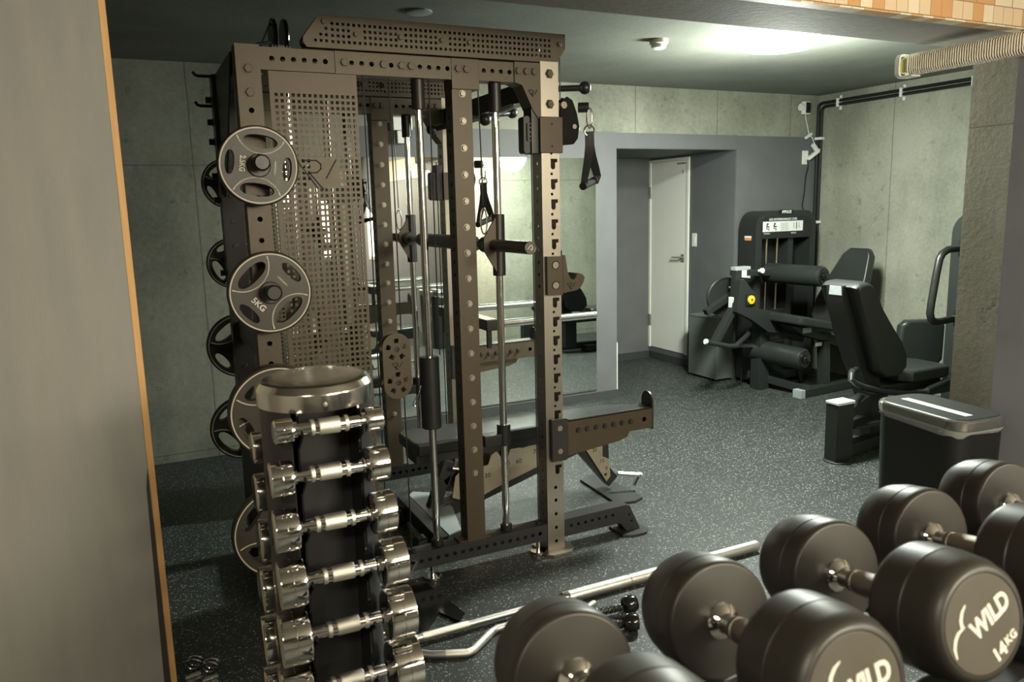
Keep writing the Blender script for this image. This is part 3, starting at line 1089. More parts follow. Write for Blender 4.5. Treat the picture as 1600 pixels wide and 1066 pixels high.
    for k in range(12):
        z = 0.16 + 0.028 * k
        mb.b2(0.53, 0.79, y + 0.08, y + 0.24, z, z + 0.025, 0.003)
    mb.build('weight_stack', 'black', rk)
    for x in (0.585, 0.735):
        MB().cyl((x, y + 0.16, 0.14), (x, y + 0.16, 2.06), 0.009).build('stack_guide_rod', 'satin', rk)
    # smith guide rods
    for x, cw in ((1.062, True), (1.389, False)):
        MB().cyl((x, y + 0.045, 0.14), (x, y + 0.045, 2.045), 0.0155, n=28).build('guide_rod', 'chrome', rk)
        MB().cyl((x, y + 0.045, 1.93), (x, y + 0.045, 2.044), 0.026, bev=0.002).build('rod_socket', 'black', rk)
        MB().cyl((x, y + 0.045, 0.1375), (x, y + 0.045, 0.165), 0.026, bev=0.003).build('rod_socket', 'black', rk)
        if cw:
            MB().cyl((x - 0.002, y + 0.045, 0.655), (x - 0.002, y + 0.045, 0.955), 0.041, n=36, bev=0.003).build('counterweight', 'black', rk)
        else:
            MB().cyl((x, y + 0.045, 1.268), (x, y + 0.045, 1.522), 0.027, bev=0.002).build('smith_carriage', 'black', rk)
            mb = MB().prism([(x - 0.020, 1.512), (x - 0.075, 1.425), (x - 0.075, 1.375), (x - 0.020, 1.285)], fxz(y + 0.025), 0.010)
            mb.build('carriage_plate', mt, rk)
            mb = MB().cyl((x, y + 0.045, 0.53), (x, y + 0.045, 0.622), 0.030, bev=0.003)
            mb.b2(x - 0.10, x - 0.02, y + 0.02, y + 0.07, 0.535, 0.585, 0.004)
            mb.build('safety_stop', 'black', rk)
    # cables
    for x, z0, z1 in ((0.845, 0.14, 2.045), (0.946, 0.14, 2.045), (1.106, 0.96, 2.045), (1.548, 0.14, 1.80)):
        MB().cyl((x, y + 0.04, z0), (x, y + 0.04, z1), 0.0028, n=8).build('cable', 'black', rk)
        if z0 < 0.2:
            MB().cyl((x, y + 0.04, 0.1375), (x, y + 0.04, 0.146), 0.015).build('cable_grommet', 'black', rk)
    MB().tube([(1.313, y + 0.04, 2.045), (1.318, y + 0.04, 1.80), (1.322, y + 0.04, 1.56)], 0.0028, 8).build('cable', 'black', rk)
    pts = [(1.322 + 0.014 * math.cos(a), y + 0.04, 1.495 + 0.052 * math.sin(a)) for a in [2 * PI * i / 24 for i in range(24)]]
    MB().tube(pts, 0.0035, 8, True).build('safety_clip', 'satin', rk)
    # floating double pulley plate
    fp = []
    for cz in (1.004, 0.868):
        fp.append(circle(0.915, cz, 0.011, 12))
        for k in range(5):
            a = R(90 + 72 * k)
            c_, s_ = math.cos(a), math.sin(a)
            q = [(0.026, -0.008), (0.026, 0.008), (0.044, 0.011), (0.044, -0.011)]
            fp.append([(0.915 + p * c_ - t_ * s_, cz + p * s_ + t_ * c_) for p, t_ in q])
    ol = [(0.915 + 0.058 * math.cos(R(a)), 1.012 + 0.058 * math.sin(R(a))) for a in range(0, 181, 15)] + \
         [(0.915 + 0.058 * math.cos(R(a)), 0.862 + 0.058 * math.sin(R(a))) for a in range(180, 361, 15)]
    fpp = MB().prism(ol, fxz(y + 0.012), 0.005, fp).prism(ol, fxz(y + 0.060), 0.005, fp).build('floating_pulley', mt, rk)
    for cz in (1.004, 0.868):
        MB().cyl((0.915, y + 0.018, cz), (0.915, y + 0.054, cz), 0.024, n=24).build('wheel_hub', 'black', fpp)
    if near:
        logo(MB(), fxz(y + 0.0115), (0.915, 0.938), 0.045, 0.003).build('emblem', 'engrave', fpp)
    # lower leg
    lg = MB().prism([(1.66, 0.058), (1.66, 0.140), (2.000, 0.146), (2.022, 0.136), (2.080, 0.0125), (2.005, 0.0125), (1.968, 0.062)], fxz(y + 0.006), 0.074,
                    [circle(1.70 + 0.0375 * k, 0.104 + 0.0007 * k, 0.008, 10) for k in range(7)] + [circle(2.018, 0.095, 0.006, 8), circle(2.032, 0.06, 0.006, 8)])
    lg.build('front_leg', 'rackb', rk)
    MB().prism([(1.965, y - 0.02), (2.01, y - 0.045), (2.085, y - 0.045), (2.115, y - 0.015), (2.115, y + 0.09), (2.085, y + 0.125), (2.01, y + 0.125), (1.965, y + 0.10)], fxy(0.012), 0.0119).build('foot_plate', 'rackb', rk)
    for x in (1.03, 1.54):
        MB().cyl((x, y + 0.03, 0.0), (x, y + 0.03, 0.012), 0.038, n=28, bev=0.003).build('levelling_pad', 'chrome', rk)
        MB().cyl((x, y + 0.03, 0.012), (x, y + 0.03, 0.0635), 0.011).build('levelling_stud', 'satin', rk)
    # trolley on the front upright
    dz = 0.0 if near else -0.17
    tr = MB().b2(1.566, 1.672, y - 0.012, y + 0.092, 1.768 + dz, 1.914 + dz, 0.003).build('trolley_sleeve', mt, rk)
    for z in (1.885 + dz, 1.795 + dz):
        MB().cyl((1.620, y - 0.0125, z), (1.620, y - 0.0115, z), 0.005, n=12).build('screw_hole', 'engrave', tr)
    MB().b2(1.532, 1.566, y + 0.002, y + 0.075, 1.765 + dz, 1.955 + dz, 0.004).build('trolley_block', 'black', rk)
    MB().prism([(1.518 + a, 1.842 + dz + b) for a, b in rrect(0.016, 0.075, 0.014)], fxz(y + 0.014), 0.05).build('cable_guide', 'black', rk)
    mb = MB().prism([(1.527 + a, 1.852 + dz + b) for a, b in rrect(0.012, 0.036, 0.004)], fxz(y + 0.006), 0.006, [circle(1.527, 1.852 + dz + d, 0.006, 10) for d in (-0.026, -0.009, 0.009, 0.026)])
    mb.build('guide_plate', 'frame', rk)
    pp2 = [(1.672, 1.800), (1.672, 1.945), (1.684, 1.985), (1.706, 2.000), (1.732, 1.985), (1.752, 1.935), (1.764, 1.880), (1.756, 1.830), (1.735, 1.806)]
    pp2 = [(a, b + dz) for a, b in pp2]
    MB().prism(pp2, fxz(y + 0.008), 0.006).prism([(a + 0.012, b + 0.004) for a, b in pp2], fxz(y + 0.068), 0.006).build('pulley_bracket', 'gripfoam', rk)
    MB().lathe([(0, 0.048), (0.006, 0.052), (0.019, 0.045), (0.032, 0.052), (0.038, 0.048)], (1.722, y + 0.018, 1.878 + dz), (0, 1, 0), 32).build('pulley_wheel', 'satin', rk)
    MB().cyl((1.690, y + 0.005, 1.965 + dz), (1.690, y + 0.07, 1.965 + dz), 0.014).cyl((1.735, y - 0.002, 1.878 + dz), (1.735, y + 0.08, 1.878 + dz), 0.010).build('pulley_axle', 'bolt', rk)
    MB().cyl((1.690, y + 0.04, 1.99 + dz), (1.690, y + 0.04, 2.21), 0.0028, n=8).build('cable', 'black', rk)
    MB().cyl((1.765, y + 0.02, 1.958 + dz), (1.805, y - 0.005, 1.958 + dz), 0.021, n=24, bev=0.003).build('cable_stop', 'black', rk)


side_frame(YN, True)
side_frame(YFAR, False)

# cross members
for x0, z0, z1, nm in ((0.395, 0.062, 0.137, 'base_cross_beam'), (0.395, 2.046, 2.121, 'top_cross_beam'), (0.395, 1.02, 1.09, 'side_cross_beam')):
    MB().b2(x0, x0 + 0.072, YN + 0.082, 3.55, z0, z1, 0.003).build(nm, 'rackb', rk)
u4 = upright(0.372, 0.456, 3.55, 0.0, 2.12, 0.08, [], True).build('side_upright', 'rackb', rk)
for z in [1.94 - 0.105 * k for k in range(16)]:
    bolt(0.41, 3.55, z, u4, 0.0105, 'rackb')
for z in (2.02, 1.93, 1.85, 1.71, 1.61, 1.30):
    bolt(0.368, 3.585, z, u4, 0.014, 'black', 0.022, (-1, 0, 0))
MB().prism([(3.02, 2.115), (3.55, 2.115), (3.55, 1.62), (3.40, 1.72), (3.10, 2.03)], fyz(0.385), 0.006).build('side_gusset', 'rackb', rk)
for z in (2.118, 1.998):
    MB().tube([(0.40, 3.60, z), (0.325, 3.60, z), (0.314, 3.60, z + 0.004), (0.306, 3.60, z + 0.016)], 0.0065, 10).build('storage_hook', 'black', rk)
# pull-up beam with ball-ended grips
MB().b2(1.582, 1.655, YN + 0.084, YFAR, 1.995, 2.078, 0.004).build('pull_up_beam', 'black', rk)
for p0, p1 in (((1.62, 3.06, 2.042), (1.800, 2.95, 2.040)), ((1.60, 3.32, 1.985), (1.452, 3.215, 1.930)), ((1.62, 3.49, 1.985), (1.75, 3.55, 2.005)), ((1.60, 3.80, 1.985), (1.45, 3.88, 1.95))):
    MB().cyl(p0, p1, 0.013, n=16).build('grip_bar', 'black', rk)
    MB().sphere(p1, 0.027).build('grip_ball', 'black', rk)
MB().tube([(1.585, 3.2, 1.990), (1.50, 3.28, 1.955), (1.48, 3.45, 1.95), (1.58, 3.55, 1.985)], 0.012, 12).build('grip_bar', 'satin', rk)
# pulleys on top at the left
for x in (0.545, 0.585):
    MB().lathe([(-0.008, 0.058), (-0.004, 0.062), (0, 0.052), (0.004, 0.062), (0.008, 0.058)], (x, 3.06, 2.185), (1, 0, 0), 32).build('top_pulley', 'gloss', rk)
MB().tube([(0.535, 3.05, 2.225), (0.49, 3.02, 2.135)], 0.003, 8).tube([(0.48, 3.02, 2.145), (0.53, 3.02, 2.155)], 0.006, 8).build('cable', 'black', rk)
MB().b2(0.53, 0.60, 3.02, 3.10, 2.122, 2.15, 0.003).build('pulley_mount', 'rackb', rk)
MB().tube([(1.012, 2.95, 0.845), (0.995, 2.945, 0.80), (0.984, 2.944, 0.768), (0.976, 2.944, 0.762), (0.972, 2.944, 0.772), (0.980, 2.944, 0.790), (1.000, 2.946, 0.812)], 0.0022, 8).build('hitch_pin', 'chrome', rk)
# smith bar
YB0 = YN
MB().cyl((1.362, 2.985, 1.396), (1.362, 4.085, 1.396), 0.0145, n=20).build('smith_bar', 'dknurl', rk)
MB().cyl((1.362, 3.16, 1.396), (1.362, 3.86, 1.396), 0.033, n=20, bev=0.004).build('bar_pad', 'black', rk)
for ya, yb in ((2.985, 2.635), (4.085, 4.435)):
    sl = MB()
    d = -1 if yb < ya else 1
    sl.lathe([(-0.03, 0.018), (-0.03, 0.036), (0.0, 0.036), (0.0, 0.025), (0.345, 0.025), (0.35, 0.022), (0.35, 0)], (1.362, ya, 1.396), (0, d, 0), 32)
    sl = sl.build('bar_sleeve', 'darkchrome', rk)
    if d < 0:
        MB().ring((1.362, yb - 0.001, 1.396), (0, 1, 0), 0.0222, 0.0022, 36, 8).build('sleeve_rim', 'satin', sl)
        MB().cyl((1.362, yb - 0.0005, 1.396), (1.362, yb - 0.0012, 1.396), 0.019, n=32).build('sleeve_cap', 'capface', sl)
        lg = MB()
        f = (V(1.362, yb - 0.0012, 1.396), V(1, 0, 0), V(0, 0, 1), V(0, -1, 0))
        lg.stroke([(-0.012, -0.004), (0.000, 0.009), (0.006, 0.009), (0.009, -0.004), (0.004, -0.009), (0.000, -0.002)], f, 0.002)
        lg.build('emblem', 'white_print', sl)
    MB().cyl((1.362, ya + (0.02 if d < 0 else -0.02), 1.396), (1.362, ya + (0.07 if d < 0 else -0.07), 1.396), 0.034, n=24).build('bar_hook', 'black', rk)
# plate storage pegs
PEGS = [(0.427, 1.717), (0.434, 1.279), (0.428, 0.846), (0.412, 0.392)]
FPEGS = [(0.4225, 1.689), (0.418, 1.335), (0.420, 0.957), (0.405, 0.568)]
for lst, y, dy in ((PEGS, YN, -1), (FPEGS, 3.63, 1)):
    for x, z in lst:
        pg = MB().lathe([(0.0, 0.030), (0.008, 0.030), (0.008, 0.0225), (0.150, 0.0225), (0.150, 0.0275), (0.165, 0.0275), (0.172, 0.022), (0.172, 0)], (x, y, z), (0, dy, 0), 28)
        pg.build('storage_peg', 'black', rk)


# ------------------------------------------------------------------ J-hook, spotter arm, strap handle
jh = thing('j_hook', 'bronze-black J-hook with an open jaw on the front stainless upright', 'rack hook', (1.62, 2.91, 1.25))
q = MB().prism([(1.582, 1.340), (1.656, 1.338), (1.656, 1.172), (1.582, 1.176)], fxz(2.908), 0.020)
q.b2(1.660, 1.672, 2.91, 3.02, 1.18, 1.338)
q.build('backplate', 'rack', jh)
q = MB().prism([(1.657, 1.338), (1.672, 1.342), (1.684, 1.268), (1.697, 1.240), (1.714, 1.234), (1.726, 1.248), (1.735, 1.262), (1.757, 1.256), (1.768, 1.241), (1.762, 1.222), (1.748, 1.200), (1.727, 1.188), (1.657, 1.180)], fxz(2.912), 0.07)
q = q.build('jaw', 'rack', jh)
logo(MB(), fxz(2.9115), (1.700, 1.208), 0.040, 0.003).build('emblem', 'engrave', q)
MB().b2(1.724, 1.736, 2.915, 2.978, 1.238, 1.262).build('liner', 'black', jh)
for z in (1.302, 1.216):
    MB().cyl((1.622, 2.909, z), (1.622, 2.906, z), 0.0145, n=24).build('pin_head', 'bolt', jh)
    MB().ring((1.622, 2.9075, z), (0, 1, 0), 0.0165, 0.002, 28, 6).build('pin_ring', 'engrave', jh)
MB().b2(1.657, 1.668, 2.93, 2.99, 1.338, 1.362, 0.003).build('locking_tab', 'black', jh)

sa = thing('spotter_arm', 'dark spotter arm pointing away from the rack with an upturned rounded tip', 'spotter arm', (1.66, 2.95, 0.55))
MB().prism([(1.590, 0.435), (1.662, 0.435), (1.662, 0.626), (1.590, 0.626)], fxz(2.902), 0.018).b2(1.662, 1.675, 2.91, 3.02, 0.44, 0.62).build('bracket', 'rackb', sa)
am = hole_bar_x(1.675, 2.138, 2.925, 0.508, 0.600, 0.085, start=2.095, pitch=0.5, r=0.012).build('arm_tube', 'rack', sa)
for k in range(7):
    bolt(1.735 + 0.047 * k, 2.925, 0.555, am, 0.0105, 'rackb', 0.004)
MB().prism([(1.675, 0.5075), (2.02, 0.5075), (2.005, 0.48), (1.955, 0.466), (1.675, 0.440)], fxz(2.934), 0.066).build('arm_brace', 'rack', sa)
MB().b2(1.690, 2.13, 2.927, 3.008, 0.6005, 0.609, 0.002).build('wear_strip', 'black', sa)
tp = [(2.925 + 0.0425 + 0.0425 * math.cos(R(a)), 0.632 + 0.045 * math.sin(R(a))) for a in range(0, 181, 15)]
MB().prism(tp + [(2.925, 0.500), (3.010, 0.500)], fyz(2.1385), 0.008).build('end_stop', 'rackb', sa)
for z in (0.585, 0.480):
    MB().cyl((1.628, 2.902, z), (1.628, 2.898, z), 0.013, n=6).build('pin_head', 'bolt', sa)

sa['label'] = 'dark spotter arm on the near front upright, rounded tip pointing away from the rack'
sa['group'] = 'spotter arms of the rack'
dup(sa, (1.64, 2.95 + 1.12, 0.55 + 0.165), None, 'farther spotter arm seen in front of the mirror, set higher than the near one', 'spotter arms of the rack')

db = thing('dip_bars', 'pair of satin steel dip bars on the far upright, in front of the mirror', 'dip bars', (1.68, 4.13, 0.93))
MB().cyl((1.735, 3.78, 0.931), (2.365, 3.78, 0.931), 0.0215, n=24, bev=0.003).build('grip_bar', 'satin', db)
MB().cyl((1.735, 4.476, 0.931), (2.345, 4.476, 0.931), 0.0215, n=24, bev=0.003).build('grip_bar', 'satin', db)
MB().b2(1.672, 1.735, 3.755, 4.50, 0.900, 0.957, 0.004).build('cross_bar', 'black', db)
MB().b2(1.668, 1.73, 3.76, 4.495, 0.9575, 0.962).build('cross_bar_plate', 'satin', db)
MB().b2(1.6605, 1.672, 4.02, 4.165, 0.85, 1.01, 0.003).build('mount_plate', 'rackb', db)
for y in (3.80, 4.455):
    MB().b2(1.69, 1.715, y - 0.012, y + 0.012, 0.80, 0.8995, 0.003).build('strut', 'frame', db)

cb = thing('cable_carabiner', 'steel carabiner hanging from the near pulley of the rack', 'carabiner', (1.80, 2.915, 1.92))
pts = [(1.801 + 0.014 * math.cos(a), 2.915, 1.912 + 0.040 * math.sin(a)) for a in [2 * PI * i / 28 for i in range(28)]]
MB().tube(pts, 0.0038, 8, True).build('hook', 'chrome', cb)
MB().bar((1.789, 2.915, 1.90), (1.789, 2.915, 1.935), 0.006, 0.006).build('gate', 'satin', cb)
hd = thing('strap_handle', 'black webbing cable handle with a grip tube hanging from the near pulley', 'cable handle', (1.80, 2.92, 1.75))
MB().ring((1.800, 2.917, 1.862), (0.35, 1, 0.1), 0.0215, 0.0036).build('d_ring', 'chrome', hd)


def strap(path, w, t=0.0025, side=(0, 1, 0)):
    mb = MB()
    rows = []
    for i, p in enumerate(path):
        d = (V(*path[min(i + 1, len(path) - 1)]) - V(*path[max(i - 1, 0)])).normalized()
        s = V(*side[i] if isinstance(side[0], (tuple, list)) else side)
        s = (s - d * s.dot(d)).normalized()
        n_ = d.cross(s)
        wi = w[i] if isinstance(w, (list, tuple)) else w
        rows.append([mb.bm.verts.new(V(*p) + s * a * wi / 2 + n_ * b * t) for a, b in ((-1, -1), (1, -1), (1, 1), (-1, 1))])
    for A, B in zip(rows, rows[1:]):
        for k in range(4):
            mb._face((A[k], A[(k + 1) % 4], B[(k + 1) % 4], B[k]))
    mb._face(rows[0])
    mb._face(rows[-1])
    return mb


sd1 = [(0.9, -0.45, 0)] * 7
mb = strap([(1.800, 2.917, 1.858), (1.801, 2.917, 1.80), (1.790, 2.91, 1.75), (1.773, 2.90, 1.70), (1.757, 2.89, 1.655), (1.752, 2.885, 1.632)], [0.038, 0.038, 0.036, 0.032, 0.028, 0.030], 0.003, sd1)
mb.build('strap', 'black', hd)
mb = strap([(1.802, 2.919, 1.858), (1.804, 2.920, 1.80), (1.820, 2.93, 1.755), (1.845, 2.945, 1.71), (1.862, 2.955, 1.675), (1.850, 2.955, 1.645)], [0.038, 0.038, 0.038, 0.036, 0.034, 0.030], 0.003, sd1)
mb.build('strap', 'black', hd)
MB().cyl((1.745, 2.882, 1.629), (1.850, 2.962, 1.655), 0.0165, n=24).build('grip_tube', 'gripfoam', hd)
MB().ring((1.851, 2.9625, 1.6552), (0.78, 0.6, 0.2), 0.0150, 0.0026, 28, 8).build('grip_rim', 'satin', hd)


hd['group'] = 'strap handles of the rack'
cb['group'] = 'carabiners of the rack'
dup(cb, (1.80, 2.915 + 1.12, 1.92 - 0.17), None, 'steel carabiner on the far pulley, seen in front of the mirror', 'carabiners of the rack')
dup(hd, (1.80, 2.92 + 1.12, 1.75 - 0.17), None, 'black webbing cable handle on the far pulley, in front of the mirror', 'strap handles of the rack')
# ------------------------------------------------------------------ weight plates on the pegs
def weight_plate(name, label, cat, c, r, rot, text, group, thick=0.032, mark='ROTATE'):
    """urethane-like grip plate facing -y, four grip holes, pale rim line and two arcs"""
    x, y, z = c
    root = thing(name, label, cat, (x, y, z), group)
    ca_, sa_ = math.cos(rot), math.sin(rot)
    f = (V(x, y, z), V(ca_, 0, sa_), V(-sa_, 0, ca_), V(0, -1, 0))
    holes = [circle(0, 0, 0.0262, 28)]

    def lens(cx, cy, rx, ry, n=22):
        return [(cx * r + rx * r * math.copysign(abs(math.cos(2 * PI * i / n)) ** 0.8, math.cos(2 * PI * i / n)), cy * r + ry * r * math.copysign(abs(math.sin(2 * PI * i / n)) ** 1.0, math.sin(2 * PI * i / n))) for i in range(n)]
    holes += [lens(0, 0.60, 0.42, 0.165), lens(0, -0.60, 0.42, 0.165), lens(-0.70, 0, 0.115, 0.30), lens(0.70, 0, 0.115, 0.30)]
    mb = MB().prism(circle(0, 0, r * 0.965, 64), f, thick, holes)
    # rounded rim
    prof = [(-thick, r * 0.962), (-thick * 0.9, r * 0.99), (-thick * 0.55, r), (-thick * 0.1, r * 0.99), (0.0015, r * 0.962)]
    mb.lathe(prof, (x, y, z), (0, -1, 0), 64, False)
    mb.build('disc', 'plate', root)
    ln = MB()
    w = 0.0042 if r > 0.13 else 0.0035
    n = 72
    ln.prism(circle(0, 0, r * 0.945, n), (f[0] + f[3] * 0.0022, f[1], f[2], f[3]), 0.0018, [circle(0, 0, r * 0.945 - w, n)])
    for s in (1, -1):
        A = []
        for i in range(25):
            t = -0.62 + 1.24 * i / 24
            yy = 0.925 - math.sqrt(max(0, 0.625 ** 2 - t * t)) if abs(t) < 0.625 else 0.925
            A.append((t * r, s * yy * r))
        A = [p for p in A if math.hypot(*p) < r * 0.945]
        ln.stroke(A, (f[0] + f[3] * 0.001, f[1], f[2], f[3]), w, 0.0011)
    ln.build('rim_stripe', 'cream_line', root)
    hb = MB().lathe([(-0.001, 0.040), (0.003, 0.040), (0.006, 0.036), (0.006, 0.0265), (-0.004, 0.0262)], (x, y, z), (0, -1, 0), 40)
    hb.build('hub_ring', 'plate', root)
    ff = (f[0] + f[3] * 0.0008, f[1], f[2], f[3])
    if text:
        MB().text(text, ff, 0.030 if r > 0.14 else 0.026, 0.0006, 0, 0.0007, rot=-PI / 2, at=(-0.40 * r, 0.0), sx=0.8 if len(text) > 4 else 1).build('weight_marking', 'white_print', root)
    mb = MB().prism([(0.40 * r + 0.006 * math.sin(2 * PI * i / 20), 0.028 * math.cos(2 * PI * i / 20)) for i in range(20)], ff, 0.001)
    mb.build('badge', 'capface', root)
    mb = MB()
    for i in range(7):
        yy = -0.018 + 0.006 * i
        mb.b2(-0.0012, 0.0012, -0.0006, 0.0006, -0.0018, 0.0018)
        bm = mb.bm
        bm.verts.ensure_lookup_table()
        for v in bm.verts[-8:]:
            v.co = ff[0] + ff[1] * (0.40 * r + v.co.x) + ff[2] * (yy + v.co.z) + ff[3] * (0.0008 + v.co.y)
    mb.build('badge_lettering', 'white_print', root)
    return root


weight_plate('weight_plate', 'small black plate marked 2.5KG on the top near peg of the rack', 'weight plate', (0.427, 2.838, 1.711), 0.136, R(-8), '2.5KG', 'weight plates on the rack pegs')
weight_plate('weight_plate', 'black plate marked 5KG on the second near peg of the rack', 'weight plate', (0.434, 2.838, 1.273), 0.146, R(42), '5KG', 'weight plates on the rack pegs')
weight_plate('weight_plate', 'large black plate half hidden behind the steel cap of the dumbbell tower', 'weight plate', (0.428, 2.838, 0.840), 0.172, R(25), '', 'weight plates on the rack pegs', 0.036)
weight_plate('weight_plate', 'another large black plate behind the third, on the same rack peg', 'weight plate', (0.428, 2.880, 0.840), 0.168, R(-30), '', 'weight plates on the rack pegs', 0.034)
weight_plate('weight_plate', 'large black plate lowest on the near pegs beside the dumbbell tower', 'weight plate', (0.412, 2.838, 0.386), 0.180, R(-35), '', 'weight plates on the rack pegs', 0.038)
weight_plate('weight_plate', 'smallest black plate on the top rear peg behind the 2.5KG plate', 'weight plate', (0.4225, 3.735, 1.684), 0.110, R(30), '', 'weight plates on the rack pegs')
weight_plate('weight_plate', 'small black plate on the second rear peg left of the 5KG plate', 'weight plate', (0.418, 3.735, 1.330), 0.114, R(-65), '', 'weight plates on the rack pegs')
weight_plate('weight_plate', 'black plate on the third rear peg below and left of the 5KG plate', 'weight plate', (0.420, 3.735, 0.952), 0.148, R(38), '', 'weight plates on the rack pegs')
weight_plate('weight_plate', 'black plate on the lowest rear peg near the concrete wall foot', 'weight plate', (0.405, 3.735, 0.563), 0.150, R(-50), '', 'weight plates on the rack pegs')

# ------------------------------------------------------------------ adjustable bench inside the rack
bn = thing('adjustable_bench', 'black adjustable weight bench with numbered ladder plate standing inside the rack', 'bench', (1.7, 3.46, 0))
f = (V(0, 0, 0.478), V(1, 0, 0), V(0, 1, 0), V(0, 0, 1))
MB().pad([(1.10 + a, b) for a, b in ((0.02, 3.325), (0.70, 3.325), (0.74, 3.36), (0.74, 3.56), (0.70, 3.595), (0.02, 3.595), (0.0, 3.57), (0.0, 3.35))], f, 0.065, 0.014).build('back_pad', 'vinylpad', bn)
f = (V(0, 0, 0.462), V(1, 0, 0), V(0, 1, 0), V(0, 0, 1))
MB().pad([(1.93, 3.36), (2.10, 3.34), (2.30, 3.37), (2.40, 3.42), (2.40, 3.50), (2.30, 3.55), (2.10, 3.58), (1.93, 3.56)], f, 0.06, 0.014).build('seat_pad', 'vinylpad', bn)
MB().bar((1.12, 3.46, 0.385), (1.83, 3.46, 0.385), 0.16, 0.05, bev=0.004).build('back_frame', 'rackb', bn)
MB().bar((1.90, 3.46, 0.372), (2.36, 3.46, 0.372), 0.10, 0.045, bev=0.004).build('seat_frame', 'rackb', bn)
MB().bar((1.24, 3.46, 0.075), (2.05, 3.46, 0.30), 0.06, 0.08, bev=0.004).build('main_beam', 'rackb', bn)
MB().bar((2.02, 3.46, 0.34), (2.255, 3.46, 0.06), 0.06, 0.075, bev=0.004).build('front_leg', 'rackb', bn)
MB().bar((2.19, 3.44, 0.33), (2.20, 3.44, 0.10), 0.04, 0.05, bev=0.004).build('seat_strut', 'rackb', bn)
MB().prism([(2.16, 3.26), (2.26, 3.235), (2.325, 3.26), (2.33, 3.66), (2.26, 3.685), (2.18, 3.66)], fxy(0.014), 0.0138).build('front_foot', 'rackb', bn)
MB().cyl((2.262, 3.40, 0.115), (2.375, 3.36, 0.100), 0.012, n=16).cyl((2.375, 3.40, 0.03), (2.385, 3.36, 0.105), 0.011).build('seat_pop_pin', 'satin', bn)
# ladder plates
lad0 = [(1.025, 0.155), (1.05, 0.26), (1.09, 0.285), (1.115, 0.245), (1.15, 0.25), (1.165, 0.295), (1.20, 0.325), (1.225, 0.285), (1.27, 0.29), (1.29, 0.335), (1.33, 0.355), (1.36, 0.315), (1.41, 0.32), (1.43, 0.365),
        (1.47, 0.385), (1.50, 0.345), (1.55, 0.35), (1.575, 0.40), (1.63, 0.415), (1.66, 0.375), (1.72, 0.385), (1.76, 0.43), (1.84, 0.42), (1.88, 0.36), (1.84, 0.29), (1.60, 0.23), (1.36, 0.175), (1.15, 0.115)]
lad = [(1.30 + (a - 1.025) * 0.80, b + 0.005) for a, b in lad0]
lp = MB().prism(lad, fxz(3.395), 0.006, [circle(1.575, 0.245, 0.011, 14), circle(1.355, 0.19, 0.011, 14), circle(1.90, 0.35, 0.011, 14)]).prism(lad, fxz(3.52), 0.006).build('ladder_plate', 'gold', bn)
for s_, x, z in (('0', 1.352, 0.225), ('15', 1.42, 0.235), ('30', 1.49, 0.24), ('45', 1.60, 0.285), ('60', 1.665, 0.285), ('75', 1.765, 0.32)):
    MB().text(s_, fxz(3.3948), 0.034, 0.0004, at=(x, z)).build('angle_number', 'engrave', lp)
lad2 = [(2.055, 0.30), (2.12, 0.33), (2.175, 0.30), (2.175, 0.22), (2.215, 0.20), (2.225, 0.10), (2.20, 0.075)]
lp = MB().prism(lad2, fxz(3.415), 0.005, [circle(2.085, 0.29, 0.009, 12), circle(2.195, 0.115, 0.009, 12)]).build('seat_ladder_plate', 'gold', bn)
for s_, x, z in (('30', 2.125, 0.262), ('15', 2.172, 0.195), ('0', 2.20, 0.15)):
    MB().text(s_, fxz(3.4148), 0.030, 0.0004, at=(x, z)).build('angle_number', 'engrave', lp)
MB().bar((1.50, 3.46, 0.37), (1.28, 3.46, 0.22), 0.05, 0.045, bev=0.004).build('back_strut', 'rackb', bn)
MB().tube([(1.30, 3.38, 0.315), (1.36, 3.375, 0.30), (1.42, 3.375, 0.31), (1.44, 3.38, 0.33)], 0.008, 10).build('pull_handle', 'satin', bn)
MB().cyl((1.62, 3.385, 0.445), (1.62, 3.54, 0.445), 0.016, n=16).build('ladder_pin', 'satin', bn)
# rear base with transport wheels
MB().prism([(1.165, 3.10), (1.235, 3.13), (1.30, 3.40), (1.30, 3.62), (1.20, 3.70), (1.165, 3.66)], fxy(0.112), 0.006).build('rear_base_plate', 'greytag', bn)
MB().bar((1.135, 3.10, 0.072), (1.135, 3.68, 0.072), 0.055, 0.075, bev=0.005).build('rear_base_bar', 'rackb', bn)
for y in (3.20, 3.57):
    MB().lathe([(-0.03, 0.03), (-0.026, 0.043), (0.026, 0.043), (0.03, 0.03)], (1.075, y, 0.044), (0, 1, 0), 28).build('transport_wheel', 'gloss', bn)
for y in (3.125, 3.655):
    MB().b2(1.115, 1.16, y - 0.02, y + 0.02, 0.0, 0.0345, 0.004).build('rubber_foot', 'black', bn)
MB().bar((1.215, 3.46, 0.09), (1.31, 3.46, 0.33), 0.05, 0.06, bev=0.004).build('rear_post', 'rackb', bn)

